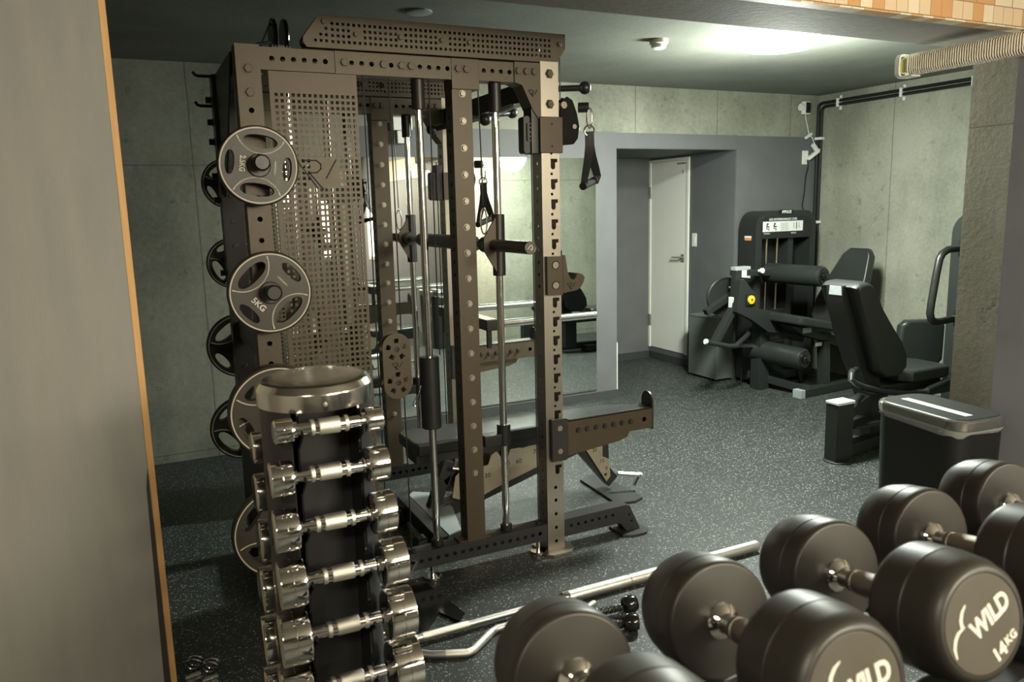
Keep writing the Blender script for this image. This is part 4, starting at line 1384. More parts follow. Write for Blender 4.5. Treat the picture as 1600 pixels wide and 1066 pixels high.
# ------------------------------------------------------------------ things on the floor
bb = thing('barbell', 'long straight steel barbell lying on the floor in front of the rack', 'barbell', (1.5, 2.5, 0.025))
yb, zb = 2.50, 0.0245
MB().cyl((0.50, yb, zb), (1.425, yb, zb), 0.0125, n=20).build('shaft', 'barsteel', bb)
for a, b in ((0.56, 0.80), (0.82, 1.00)):
    MB().cyl((a, yb, zb), (b, yb, zb), 0.0148, n=24).build('knurled_grip', 'knurl', bb)
MB().lathe([(0, 0.014), (0, 0.0225), (0.012, 0.0245), (0.03, 0.0245), (0.03, 0.022)], (1.40, yb, zb), (1, 0, 0), 32).build('collar', 'chrome', bb)
MB().lathe([(0, 0.0245), (0.28, 0.0245), (0.282, 0.0225), (0.288, 0.0225), (0.29, 0.0245), (0.970, 0.0245), (0.975, 0.022), (0.975, 0.0)], (1.43, yb, zb), (1, 0, 0), 32).build('sleeve', 'barsteel', bb)
ez = thing('curl_bar', 'steel zigzag curl bar lying beside the straight barbell', 'curl bar', (0.95, 2.4, 0.015))
zz = 0.0145
P = [(0.55, 2.47), (0.70, 2.475), (0.77, 2.437), (0.815, 2.398), (0.86, 2.378), (0.93, 2.350), (0.955, 2.355), (1.06, 2.432), (1.09, 2.446), (1.20, 2.443), (1.235, 2.44), (1.36, 2.385), (1.395, 2.38), (1.50, 2.43)]
MB().tube([(x, y - 0.008, zz) for x, y in P], 0.0138, 16).build('shaft', 'barsteel', ez)
MB().tube([(x, y - 0.008, zz) for x, y in P[4:8]], 0.0143, 16).build('grip', 'knurl', ez)
rp = thing('triceps_rope', 'black braided cable rope with two ball ends on the floor by the barbell', 'rope', (1.5, 2.3, 0.02))
for p0, p1 in (((1.36, 2.37, 0.018), (1.585, 2.325, 0.028)), ((1.345, 2.30, 0.018), (1.515, 2.215, 0.028))):
    p0, p1 = V(*p0), V(*p1)
    pts = [p0.lerp(p1, i / 10) + V(0, 0.004 * math.sin(i), 0) for i in range(11)]
    MB().tube(pts, 0.012, 12).build('rope_core', 'black', rp)
    mb = MB()
    for k in range(3):
        hx = []
        d = (p1 - p0).normalized()
        s_ = d.cross(V(0, 0, 1)).normalized()
        u_ = s_.cross(d)
        for i in range(49):
            a = i / 48 * 2 * PI * 4 + k * 2 * PI / 3
            hx.append(p0.lerp(p1, i / 48) + (s_ * math.cos(a) + u_ * math.sin(a)) * 0.0105)
        mb.tube(hx, 0.0055, 8)
    mb.build('rope_strand', 'vinylpad', rp)
    d = (p1 - p0).normalized()
    MB().lathe([(-0.022, 0.018), (-0.015, 0.029), (0.0, 0.034), (0.022, 0.034), (0.036, 0.027), (0.041, 0.012), (0.041, 0)], p1 + d * 0.005 + V(0, 0, 0.006), d, 24).build('ball_end', 'gloss', rp)
lb = thing('floor_bracket', 'black folded steel bracket with a silver pin on the floor beside the dumbbell tower', 'bracket', (0.95, 2.78, 0))
q = MB().prism([(0.842, 2.88), (0.905, 2.98), (0.985, 2.90), (1.03, 2.60), (0.99, 2.555), (0.945, 2.66), (0.905, 2.60), (0.83, 2.52), (0.80, 2.60)], fxy(0.012), 0.0118)
q.build('base_plate', 'gloss', lb)
q = MB().prism([(2.60, 0.012), (2.93, 0.012), (2.95, 0.10), (2.90, 0.125), (2.70, 0.055)], (V(0.995, 0, 0), V(-0.12, 1, 0), V(0, 0, 1), V(1, 0, 0)), 0.008)
q.build('side_wing', 'gloss', lb)
q = MB().prism([(2.56, 0.012), (2.90, 0.012), (2.92, 0.10), (2.86, 0.125), (2.66, 0.055)], (V(0.63, 0, 0), V(0.08, 1, 0), V(0, 0, 1), V(-1, 0, 0)), 0.008)
q.build('side_wing', 'gloss', lb)
MB().cyl((0.85, 2.78, 0.10), (0.945, 2.90, 0.115), 0.006, n=14).build('pin', 'satin', lb)
MB().cyl((0.945, 2.90, 0.115), (0.90, 2.95, 0.12), 0.004, n=10).build('pin_lever', 'satin', lb)
for k, (x, y) in enumerate(((0.062, 2.70), (0.112, 2.655))):
    c_ = thing('spring_collar', ('chrome ring collar on the floor nearest the wooden wall edge', 'chrome ring collar on the floor, right one of the two by the wooden wall edge')[k], 'collar', (x, y, 0.0), 'chrome collars on the floor')
    MB().ring((x, y, 0.030), (0.3, 1, 0.5), 0.026, 0.0042, 32, 8).build('ring', 'chrome', c_)
    MB().ring((x + 0.008, y + 0.02, 0.030), (0.3, 1, 0.5), 0.026, 0.0042, 32, 8).build('ring', 'chrome', c_)
    MB().bar((x - 0.03, y - 0.03, 0.006), (x + 0.02, y - 0.02, 0.006), 0.012, 0.008).build('lever', 'satin', c_)

# ------------------------------------------------------------------ chrome dumbbell tower
TX, TY = 0.306, 1.54
tw = thing('dumbbell_tower', 'tall black dumbbell tower with a round stainless cap', 'dumbbell tower', (TX, TY, 0))
MB().lathe([(0, 0.1125), (0.030, 0.1135), (0.034, 0.1120), (0.045, 0.105), (0.0485, 0.095), (0.0487, 0.05), (0.0488, 0.0)], (TX, TY, 1.182), (0, 0, 1), 72).build('cap', 'capsteel', tw)
MB().lathe([(0, 0.004), (0.002, 0.004), (0.003, 0.002), (0.003, 0)], (TX - 0.005, TY - 0.1134, 1.196), (0, -1, 0), 16).build('cap_screw', 'bolt', tw)
for s_ in (-1, 1):
    pts = []
    for a in range(-52, 53, 8):
        pts.append((TX + s_ * 0.108 * math.cos(R(a)), TY + 0.108 * math.sin(R(a))))
    inn = []
    for a in range(52, -53, -8):
        inn.append((TX + s_ * 0.104 * math.cos(R(a)), TY + 0.104 * math.sin(R(a))))
    MB().prism(pts + inn, fxy(1.182), 1.15).build('side_shell', 'rackb', tw)
MB().b2(TX - 0.104, TX + 0.104, TY - 0.006, TY + 0.006, 0.03, 1.182).build('web_plate', 'rackb', tw)
MB().lathe([(0, 0.19), (0.018, 0.19), (0.03, 0.17), (0.03, 0)], (TX, TY, 0.0), (0, 0, 1), 48).build('base', 'rackb', tw)
ROWS = [(1.156, 0.203, 0.407, 0.0231, 0.036), (1.067, 0.189, 0.413, 0.0338, 0.043), (0.967, 0.188, 0.421, 0.0410, 0.047), (0.860, 0.188, 0.438, 0.0458, 0.052),
        (0.748, 0.183, 0.449, 0.0500, 0.058), (0.631, 0.178, 0.457, 0.0525, 0.062), (0.505, 0.175, 0.462, 0.056, 0.064), (0.375, 0.172, 0.466, 0.059, 0.066)]
hs = {}
for s_ in (-1, 1):          # front and rear cradle strips
    for hx in (-0.056, 0.060):
        ol = [(TY + s_ * 0.006, 0.05), (TY + s_ * 0.006, 1.175)]
        yo = TY + s_ * 0.086
        ol.append((yo + s_ * 0.004, 1.175))
        for (z, xl, xh, r, wd) in ROWS:
            zc = z - 0.016
            yc = TY + s_ * 0.115
            ol += [(yo, z + 0.035), (yo, zc + 0.004), (yc, zc + 0.002), (yc + s_ * 0.016, zc + 0.014), (yc + s_ * 0.020, zc + 0.008), (yo + s_ * 0.012, zc - 0.022), (yo, zc - 0.030)]
        ol.append((yo, 0.05))
        MB().prism(ol if s_ > 0 else ol[::-1], fyz(TX + hx), 0.004).build('cradle_strip', 'gloss', tw)

ORD = ['topmost', 'second from top', 'third from top', 'fourth from top', 'fifth from top', 'sixth from top', 'seventh from top', 'lowest']


def chrome_dumbbell(i, row, front):
    z, xl, xh, r, wd = row
    y = TY - 0.115 if front else TY + 0.115
    if front:
        lab = ('smallest chrome dumbbell, ' if i == 0 else 'chrome dumbbell, ') + ORD[i] + ' on the near face of the black tower'
    else:
        lab = 'chrome dumbbell, ' + ORD[i] + ' on the far face of the black tower'
    t = thing('chrome_dumbbell', lab, 'dumbbell', ((xl + xh) / 2, y, z), 'chrome dumbbells on the tower')
    g = r * 0.035
    hd_ = [(0, 0), (0, r * 0.80), (0.003, r * 0.985), (0.005, r), (wd * 0.48, r), (wd * 0.5, r * 0.965), (wd * 0.52, r), (wd - 0.005, r), (wd - 0.002, r * 0.97), (wd, r * 0.8), (wd, 0.0)]
    MB().lathe(hd_, (xl, y, z), (1, 0, 0), 40).build('head', 'chrome', t)
    MB().lathe(hd_, (xh, y, z), (-1, 0, 0), 40).build('head', 'chrome', t)
    a, b = xl + wd, xh - wd
    L = b - a
    MB().lathe([(0, 0.0155), (0.006, 0.0155), (0.008, 0.0115), (L * 0.24, 0.0125), (L * 0.24, 0.0145), (L * 0.29, 0.0148), (L * 0.29, 0.0132), (L * 0.36, 0.0135), (L * 0.64, 0.0135), (L * 0.71, 0.0132), (L * 0.71, 0.0148), (L * 0.76, 0.0145), (L * 0.76, 0.0125), (L - 0.008, 0.0115), (L - 0.006, 0.0155), (L, 0.0155)], (a, y, z), (1, 0, 0), 28).build('handle', 'chrome', t)
    MB().lathe([(0, 0.0138), (0.001, 0.0152), (L * 0.29, 0.0158), (L * 0.30, 0.0138)], (a + L * 0.35, y, z), (1, 0, 0), 28).build('knurled_grip', 'knurl', t)
    for q_, fr_ in ((0.26, 0), (0.74, 0)):
        MB().lathe([(0, 0.0140), (0.0006, 0.0154), (L * 0.05, 0.0154), (L * 0.053, 0.0140)], (a + L * (q_ - 0.025), y, z), (1, 0, 0), 24).build('knurled_band', 'knurl', t)
    return t


for i, row in enumerate(ROWS[:6]):
    chrome_dumbbell(i, row, True)
for i, row in enumerate(ROWS[:7]):
    if i in (1, 2, 3, 4, 5, 6):
        chrome_dumbbell(i, row, False)

# ------------------------------------------------------------------ rubber dumbbells and their rack
AX = V(-0.108, -0.976, 0.191).normalized()
P0 = V(0.396, 0.678, 1.037)
STEP = V(0.221, 0.018, 0.0)
UPV = (V(0, 0, 1) - AX * AX.z).normalized()
SIDE = UPV.cross(AX).normalized()       # to the right when looking at the cap from its front
DLAB = ['black rubber dumbbell at the left end of the row on the rack', 'second rubber dumbbell from the left, lettered cap cut by the bottom edge',
        'black rubber dumbbell with the cap lettered WILD and 14KG', 'black rubber dumbbell fourth from the left, its near head cut by the right edge', 'black rubber dumbbell farthest right in front of the trash can']


def wild_cap(o_, rot, kg, parent):
    c, s_ = math.cos(rot), math.sin(rot)
    f_ = (o_, SIDE * c + UPV * s_, UPV * c - SIDE * s_, AX)
    MB().text('WILD', f_, 0.0300, 0.0004, 0.08, 0.0011, at=(0.013, 0.001), sx=0.84).build('lettering', 'white_print', parent)
    # the pair of horn-like sweeps in front of the word

    def sweep(p, w):
        n_ = len(p)
        l_, r_ = [], []
        for i in range(n_):
            a = p[max(i - 1, 0)]
            b = p[min(i + 1, n_ - 1)]
            dx, dy = b[0] - a[0], b[1] - a[1]
            q = math.hypot(dx, dy)
            l_.append((p[i][0] - dy / q * w[i], p[i][1] + dx / q * w[i]))
            r_.append((p[i][0] + dy / q * w[i], p[i][1] - dx / q * w[i]))
        return l_ + r_[::-1]
    mb = MB()
    mb.prism(sweep([(-0.0520, -0.0050), (-0.0485, 0.0055), (-0.0420, 0.0125), (-0.0340, 0.0165), (-0.0230, 0.0160)], [0.0008, 0.0018, 0.0021, 0.0019, 0.0010]), (f_[0] + AX * 0.0004, f_[1], f_[2], f_[3]), 0.0008)
    mb.prism(sweep([(-0.0265, 0.0165), (-0.0235, 0.0245), (-0.0165, 0.0310), (-0.0080, 0.0345)], [0.0021, 0.0021, 0.0018, 0.0008]), (f_[0] + AX * 0.0004, f_[1], f_[2], f_[3]), 0.0008)
    mb.build('emblem', 'white_print', parent)
    if kg:
        MB().text(kg[:-2], f_, 0.0215, 0.0004, 0, 0.0008, at=(0.000, -0.041)).text('KG', f_, 0.0140, 0.0004, 0, 0.0004, at=(0.0225, -0.0385)).build('weight_marking', 'white_print', parent)


for i in range(5):
    p = P0 + STEP * i
    r = 0.0745
    t = thing('rubber_dumbbell', DLAB[i], 'dumbbell', p, 'black rubber dumbbells on the rack')
    far = MB().lathe([(0, 0.0), (0, r * 0.925), (0.0015, r * 0.955), (0.005, r * 0.985), (0.011, r), (0.030, r), (0.0315, r * 0.985), (0.033, r), (0.052, r), (0.075, r * 0.95), (0.088, r * 0.87), (0.093, r * 0.78), (0.0935, 0)], p, -AX, 64)
    far.build('head', 'rubber', t)
    q = p + AX * 0.128
    near = MB().lathe([(0, 0.0), (0, r * 0.925), (0.0015, r * 0.955), (0.005, r * 0.985), (0.011, r), (0.048, r), (0.0495, r * 0.985), (0.051, r), (0.078, r * 0.96), (0.090, r * 0.90), (0.0945, r * 0.83), (0.0955, r * 0.80), (0.0955, r * 0.765), (0.0943, r * 0.755), (0.0943, 0)], q, AX, 72)
    near.build('head', 'rubber', t)
    cf = MB().lathe([(0.0944, r * 0.748), (0.0953, r * 0.745), (0.0955, r * 0.735), (0.0955, 0)], q, AX, 64).build('cap_disc', 'capface', t)
    if i in (1, 2):
        wild_cap(q + AX * 0.0957, R(14) if i == 1 else R(30), '' if i == 1 else '14KG', cf)
    MB().lathe([(-0.002, 0.022), (0.004, 0.0225), (0.008, 0.019), (0.012, 0.0135), (0.020, 0.0125), (0.030, 0.0140), (0.098, 0.0140), (0.108, 0.0125), (0.116, 0.0135), (0.120, 0.019), (0.124, 0.0225), (0.130, 0.022)], p, AX, 36).build('handle', 'chrome', t)
    MB().lathe([(0.028, 0.0135), (0.029, 0.0150), (0.036, 0.0156), (0.037, 0.0145), (0.040, 0.0145), (0.041, 0.0160), (0.064, 0.0168), (0.087, 0.0160), (0.088, 0.0145), (0.091, 0.0145), (0.092, 0.0156), (0.099, 0.0150), (0.100, 0.0135)], p, AX, 32).build('knurled_grip', 'dknurl', t)

dr = thing('dumbbell_rack', 'dark steel dumbbell rack under the row of rubber dumbbells', 'dumbbell rack', (0.9, 0.72, 0))
E0, E1 = P0 + STEP * -0.42, P0 + STEP * 5.6
for off, nm in ((AX * -0.055, 'rear_rail'), (AX * 0.185, 'front_rail')):
    a = E0 + off - UPV * 0.088
    b = E1 + off - UPV * 0.088
    MB().bar(a, b, 0.075, 0.010, tuple(UPV), 0.002).build(nm, 'frame', dr)
    MB().bar(a - AX * 0.04 - UPV * 0.012, b - AX * 0.04 - UPV * 0.012, 0.006, 0.035, tuple(UPV)).build(nm, 'frame', dr)
for k in range(6):
    c_ = P0 + STEP * (k - 0.5)
    if k == 0:
        continue
    MB().bar(c_ - AX * 0.095 - UPV * 0.072, c_ + AX * 0.22 - UPV * 0.072, 0.012, 0.020, tuple(UPV), 0.003).build('saddle_divider', 'black', dr)
for e in (P0 + STEP * 0.3, P0 + STEP * 5.4):
    a = e - AX * 0.03 - UPV * 0.12
    MB().bar((a.x, 0.70, a.z - 0.02), (a.x, 0.62, 0.05), 0.06, 0.06, (1, 0, 0), 0.004).build('upright', 'frame', dr)
    MB().bar((a.x, 0.35, 0.03), (a.x, 1.02, 0.03), 0.07, 0.06, bev=0.004).build('foot', 'frame', dr)
    MB().bar(e - AX * 0.09 - UPV * 0.105, e + AX * 0.22 - UPV * 0.105, 0.05, 0.03, tuple(UPV), 0.003).build('rail_arm', 'frame', dr)
# ------------------------------------------------------------------ trash can
tc_ = thing('trash_can', 'black trash can with a shiny steel lid and clear bag by the pillar', 'trash can', (3.08, 2.15, 0))
CT = R(6)


def canloop(hw, hd, r, z, wob=0.0):
    out = []
    for k, (a, b) in enumerate(rrect(hw, hd, r, 6)):
        c, s_ = math.cos(CT), math.sin(CT)
        out.append(V(3.100 + a * c + b * s_, 2.155 - a * s_ + b * c, z + wob * (math.sin(k * 1.7) * 0.6 + math.sin(k * 0.61 + 1) * 0.7)))
    return out


def loft(loops, cap0=True, cap1=True):
    mb = MB()
    rs = [[mb.bm.verts.new(p) for p in lp] for lp in loops]
    for A, B in zip(rs, rs[1:]):
        for i in range(len(A)):
            mb._face((A[i], A[(i + 1) % len(A)], B[(i + 1) % len(B)], B[i]))
    if cap0:
        mb._face(rs[0])
    if cap1:
        mb._face(rs[-1])
    return mb


loft([canloop(0.135, 0.205, 0.07, 0.0), canloop(0.138, 0.208, 0.07, 0.012), canloop(0.146, 0.222, 0.075, 0.60)]).build('body', 'black', tc_)
loft([canloop(0.1475, 0.2240, 0.076, 0.584, 0.010), canloop(0.150, 0.2285, 0.078, 0.594, 0.007), canloop(0.1475, 0.227, 0.077, 0.606)], False, False).build('bag_rim', 'bag', tc_)
loft([canloop(0.148, 0.232, 0.08, 0.606), canloop(0.150, 0.235, 0.082, 0.610), canloop(0.150, 0.235, 0.082, 0.642), canloop(0.146, 0.231, 0.080, 0.648), canloop(0.134, 0.217, 0.07, 0.6505)]).build('lid', 'satin', tc_)
loft([canloop(0.133, 0.216, 0.069, 0.6506), canloop(0.131, 0.214, 0.068, 0.6525)]).build('lid_panel', 'frame', tc_)
c, s_ = math.cos(CT), math.sin(CT)
MB().box((3.070 + 0.02 * s_, 2.155, 0.6532), (0.042, 0.33, 0.001), Matrix.Rotation(-CT, 3, 'Z')).build('label_strip', 'tag', tc_)

cb_ = thing('floor_cabinet', 'plain grey box cabinet on the floor beside the off-white door', 'cabinet', (4.59, 5.42, 0))
MB().b2(4.497, 4.675, 5.222, 5.60, 0.018, 0.545, 0.004).build('body', 'cabinet', cb_)
MB().b2(4.494, 4.678, 5.219, 5.603, 0.545, 0.560, 0.003).build('top', 'cabinet', cb_)
for x, y in ((4.52, 5.25), (4.65, 5.25), (4.52, 5.57), (4.65, 5.57)):
    MB().cyl((x, y, 0), (x, y, 0.018), 0.012, n=12).build('foot', 'black', cb_)

# ------------------------------------------------------------------ leg extension machine in the far corner
lm = thing('leg_extension_machine', 'black leg extension machine with weight stack tower in the far corner', 'exercise machine', (4.95, 4.75, 0))
# weight tower: arched front frame with an opening, side shells, rear shroud
xa, xb, zt = 4.685, 5.365, 1.465


def arch(x0, x1, z0, z1, r, n=6):
    pts = [(x0, z0), (x1, z0)]
    for i in range(n + 1):
        a = PI / 2 * i / n
        pts.append((x1 - r + r * math.cos(a), z1 - r + r * math.sin(a)))
    for i in range(n + 1):
        a = PI / 2 + PI / 2 * i / n
        pts.append((x0 + r + r * math.cos(a), z1 - r + r * math.sin(a)))
    return pts


hole = [(4.752, 0.20), (5.300, 0.20), (5.300, 1.235), (4.752, 1.235)]
MB().prism(arch(xa, xb, 0.03, zt, 0.13), fxz(4.985), 0.20, [hole]).build('tower_frame', 'frame', lm)
MB().prism(arch(xa + 0.055, xb - 0.055, 1.238, zt - 0.045, 0.085), fxz(4.981), 0.006).build('header_panel', 'padshell', lm)
MB().b2(4.752, 5.300, 5.14, 5.15, 0.20, 1.235).build('rear_shroud', 'padshell', lm)
MB().b2(5.08, 5.14, 5.02, 5.139, 0.20, 1.235).build('shroud_post', 'frame', lm)
for x in (4.875, 4.995):
    MB().cyl((x, 5.06, 0.20), (x, 5.06, 1.235), 0.0095, n=14).build('guide_rod', 'brass', lm)
mb = MB()
for k in range(14):
    mb.b2(4.775, 5.075, 5.02, 5.11, 0.21 + 0.030 * k, 0.237 + 0.030 * k, 0.003)
mb.build('weight_stack', 'black', lm)
MB().b2(4.755, 5.205, 4.9792, 4.981, 1.293, 1.378, 0.0005).build('instruction_label', 'tag', lm)
fl = fxz(4.9788)
mb = MB()
for cx in (4.805, 4.885):
    mb.prism(circle(cx, 1.357, 0.010, 10), fl, 0.0006)
    mb.stroke([(cx - 0.012, 1.345), (cx + 0.004, 1.333), (cx + 0.018, 1.335)], fl, 0.010)
    mb.stroke([(cx - 0.008, 1.345), (cx - 0.010, 1.318), (cx + 0.016, 1.318), (cx + 0.012, 1.302)], fl, 0.006)
for k in range(6):
    mb.stroke([(4.95, 1.36 - 0.011 * k), (5.04 - 0.01 * (k % 2), 1.36 - 0.011 * k)], fl, 0.002)
mb.stroke([(5.13, 1.365), (5.13, 1.31)], fl, 0.007)
mb.stroke([(5.10, 1.362), (5.10, 1.318)], fl, 0.003)
mb.stroke([(5.16, 1.362), (5.16, 1.318)], fl, 0.003)
mb.build('label_pictogram', 'engrave', lm)
MB().text('LEG EXTENSION/LEG CURL', fxz(4.9795), 0.026, 0.0005, 0, 0.0003, at=(4.98, 1.394)).build('title_lettering', 'tag', lm)
MB().text('WARNING', fxz(4.9795), 0.014, 0.0004, at=(4.80, 1.278)).text('IMPULSE', fxz(4.9795), 0.016, 0.0004, at=(5.10, 1.276)).build('label_small_print', 'tag', lm)
MB().b2(4.935, 5.085, 4.976, 4.983, 1.436, 1.474, 0.002).build('brand_plate', 'gloss', lm)
MB().text('IMPULSE', fxz(4.9755), 0.034, 0.0005, 0.2, 0.0006, at=(5.01, 1.454), sx=0.85).build('brand_lettering', 'tag', lm)
for z0, z1, m_ in ((1.245, 1.262, 'tag'), (1.225, 1.243, 'orange'), (1.03, 1.20, 'greytag'), (0.985, 1.01, 'tag'), (0.91, 0.975, 'tag')):
    xx = 4.6838
    if m_ == 'greytag':
        MB().b2(xx - 0.0008, xx, 5.035, 5.115, z0, z1).build('side_scale', 'frame', lm)
    else:
        MB().b2(xx - 0.0008, xx, 5.035, 5.115, z0, z1).build('side_sticker', m_, lm)
# pivot body and seat beam
MB().prism([(4.29, 0.94), (4.33, 0.945), (4.40, 0.87), (4.48, 0.80), (4.486, 0.70), (4.80, 0.635), (5.10, 0.56), (5.52, 0.37), (5.53, 0.24), (5.09, 0.42), (4.60, 0.50), (4.41, 0.62), (4.26, 0.69)], fxz(4.72), 0.06).build('pivot_body', 'frame', lm)
yd = MB().b2(4.345, 4.435, 4.705, 4.72, 0.735, 0.825, 0.004).build('dial_plate', 'black', lm)
MB().lathe([(0, 0.034), (0.010, 0.034), (0.012, 0.028), (0.012, 0)], (4.39, 4.705, 0.78), (0, -1, 0), 28).build('dial', 'yellow', yd)
MB().lathe([(0.011, 0.008), (0.014, 0.008), (0.014, 0)], (4.39, 4.705, 0.78), (0, -1, 0), 16).build('dial_hub', 'engrave', yd)
# moving arm
MB().bar((4.318, 4.80, 1.03), (4.300, 4.80, 0.705), 0.05, 0.055, (0, 1, 0), 0.004).build('upper_arm', 'frame', lm)
MB().bar((4.300, 4.80, 0.72), (4.105, 4.80, 0.44), 0.05, 0.065, (0, 1, 0), 0.004).build('lower_arm', 'frame', lm)
MB().b2(4.268, 4.330, 4.770, 4.828, 0.69, 0.80, 0.003).build('scale_sticker', 'tag', lm)
MB().b2(4.345, 4.395, 4.765, 4.769, 0.955, 1.01, 0.001).build('arm_sticker', 'tag', lm)
MB().b2(4.285, 4.42, 4.77, 4.83, 1.01, 1.04, 0.005).build('arm_cap', 'greytag', lm)
MB().lathe([(-0.012, 0.155), (-0.006, 0.165), (0.006, 0.165), (0.012, 0.155)], (4.375, 5.00, 0.775), (0.15, 1, 0), 48).build('cam_disc', 'padshell', lm)
MB().ring((4.375, 4.985, 0.775), (0.15, 1, 0), 0.160, 0.006, 48, 8).build('cam_rim', 'frame', lm)
for dx, dz in ((0.02, 0.08), (-0.01, -0.03), (0.05, 0.03)):
    MB().cyl((4.375 + dx, 4.97, 0.775 + dz), (4.46 + dx, 4.90, 0.775 + dz), 0.012, n=12).build('cam_bolt', 'satin', lm)
MB().bar((4.165, 4.98, 0.665), (4.42, 4.95, 0.80), 0.05, 0.06, (0, 1, 0), 0.004).build('counter_arm', 'frame', lm)
# rollers
for nm, p0, p1, r in (('thigh_roller', V(4.825, 5.0, 0.952), V(4.915, 4.47, 0.948), 0.083), ('shin_roller', V(4.625, 4.98, 0.325), V(4.735, 4.46, 0.300), 0.088)):
    d = (p1 - p0).normalized()
    L = (p1 - p0).length
    rr_ = MB().lathe([(0, r * 0.8), (0.01, r * 0.95), (0.03, r), (L - 0.03, r), (L - 0.008, r * 0.95), (L, r * 0.82)], p0, d, 36).build(nm, 'vinylpad', lm)
    MB().lathe([(L, r * 0.8), (L + 0.012, r * 0.76), (L + 0.012, r * 0.45), (L + 0.03, r * 0.40), (L + 0.036, r * 0.25), (L + 0.036, 0)], p0, d, 28).build('roller_cap', 'gloss', rr_)
MB().bar((4.36, 4.90, 0.985), (4.86, 4.90, 0.955), 0.05, 0.045, (0, 1, 0), 0.004).build('thigh_bar', 'frame', lm)
MB().lathe([(0, 0.012), (0.03, 0.012), (0.03, 0.022), (0.045, 0.022), (0.05, 0.0)], (4.62, 4.87, 0.985), (0, -1, 0.1), 18).build('adjust_knob', 'tag', lm)
MB().tube([(3.99, 4.75, 0.475), (4.06, 4.75, 0.455), (4.20, 4.74, 0.42), (4.27, 4.73, 0.415), (4.30, 4.74, 0.43), (4.45, 4.80, 0.475), (4.55, 4.88, 0.50)], 0.020, 14).build('handle_bar', 'frame', lm)
MB().cyl((3.975, 4.75, 0.478), (3.99, 4.75, 0.475), 0.021, n=16).build('bar_end_cap', 'tag', lm)
MB().bar((4.28, 4.75, 0.415), (4.64, 4.90, 0.36), 0.03, 0.03).build('shin_bar', 'frame', lm)
# seat and backrest
rot_ = R(-12)
u_ = V(math.cos(rot_), 0, math.sin(rot_))
n_ = V(-math.sin(rot_), 0, math.cos(rot_))
MB().pad([(0.0, -0.02), (0.05, -0.05), (0.40, -0.05), (0.48, 0.0), (0.48, 0.30), (0.40, 0.36), (0.05, 0.36), (0, 0.32)], (V(4.62, 4.43, 0.665), u_, V(0, 1, 0), n_), 0.075, 0.02).build('seat_pad', 'vinylpad', lm)
MB().prism([(4.62, 0.575), (5.10, 0.47), (5.36, 0.40), (5.36, 0.34), (5.05, 0.40), (4.75, 0.49)], fxz(4.50), 0.14).build('seat_frame', 'frame', lm)
MB().b2(4.742, 4.835, 4.494, 4.4985, 0.505, 0.545).build('seat_sticker', 'tag', lm)
MB().b2(4.885, 4.955, 4.494, 4.4985, 0.385, 0.415).build('frame_sticker', 'tag', lm)
MB().bar((5.02, 4.42, 0.50), (5.32, 4.40, 0.40), 0.05, 0.05, bev=0.01).build('side_handle', 'black', lm)
MB().cyl((5.00, 4.42, 0.507), (5.03, 4.42, 0.497), 0.030, n=18).build('handle_cap', 'tag', lm)
MB().tube([(5.04, 4.40, 0.40), (5.12, 4.39, 0.36), (5.16, 4.39, 0.30), (5.21, 4.39, 0.27), (5.26, 4.39, 0.32), (5.25, 4.39, 0.38)], 0.007, 8).build('seat_lever', 'satin', lm)
# backrest: tall pad leaning back, narrow at the top and broad at the seat
bu = V(0.05, -1, 0).normalized()
bv = V(0.33, -0.16, 1).normalized()
bnm = bu.cross(bv).normalized()
if bnm.x > 0:
    bnm = -bnm
ol = [(-0.20, 0.06), (-0.15, 0.0), (0.15, 0.0), (0.20, 0.06), (0.215, 0.22), (0.175, 0.42), (0.13, 0.60), (0.08, 0.655), (-0.08, 0.655), (-0.13, 0.60), (-0.175, 0.42), (-0.215, 0.22)]
MB().pad(ol, (V(5.10, 4.58, 0.545), bu, bv, bnm), 0.085, 0.02).build('backrest', 'vinylpad', lm)
MB().bar(V(5.20, 4.58, 0.50), V(5.33, 4.56, 1.0), 0.06, 0.05, (0, 1, 0), 0.004).build('back_frame', 'frame', lm)
# base
MB().b2(4.585, 4.690, 4.79, 4.90, 0.0, 0.60, 0.005).build('front_post', 'frame', lm)
MB().bar((4.66, 4.99, 0.10), (4.80, 4.44, 0.045), 0.07, 0.06, bev=0.004).build('base_beam', 'frame', lm)
MB().bar((4.69, 4.44, 0.035), (5.50, 4.50, 0.035), 0.08, 0.065, bev=0.004).build('base_beam', 'frame', lm)
MB().b2(4.640, 4.692, 4.395, 4.48, 0.001, 0.069, 0.004).build('foot_cap', 'greytag', lm)
MB().bar((5.00, 4.50, 0.06), (5.00, 4.52, 0.42), 0.075, 0.07, (1, 0, 0), 0.004).build('seat_post', 'frame', lm)
MB().bar((4.70, 4.94, 0.07), (5.30, 4.94, 0.07), 0.08, 0.07, bev=0.004).build('base_beam', 'frame', lm)
MB().bar((4.65, 4.80, 0.53), (4.93, 4.66, 0.45), 0.05, 0.12, bev=0.004).build('seat_strut', 'frame', lm)
MB().bar((4.86, 4.60, 0.06), (4.80, 4.62, 0.28), 0.03, 0.03).build('brace', 'frame', lm)
MB().tube([(4.57, 4.99, 0.02), (4.60, 5.02, 0.16), (4.63, 5.03, 0.10), (4.66, 5.06, 0.02)], 0.004, 8).build('power_lead', 'black', lm)

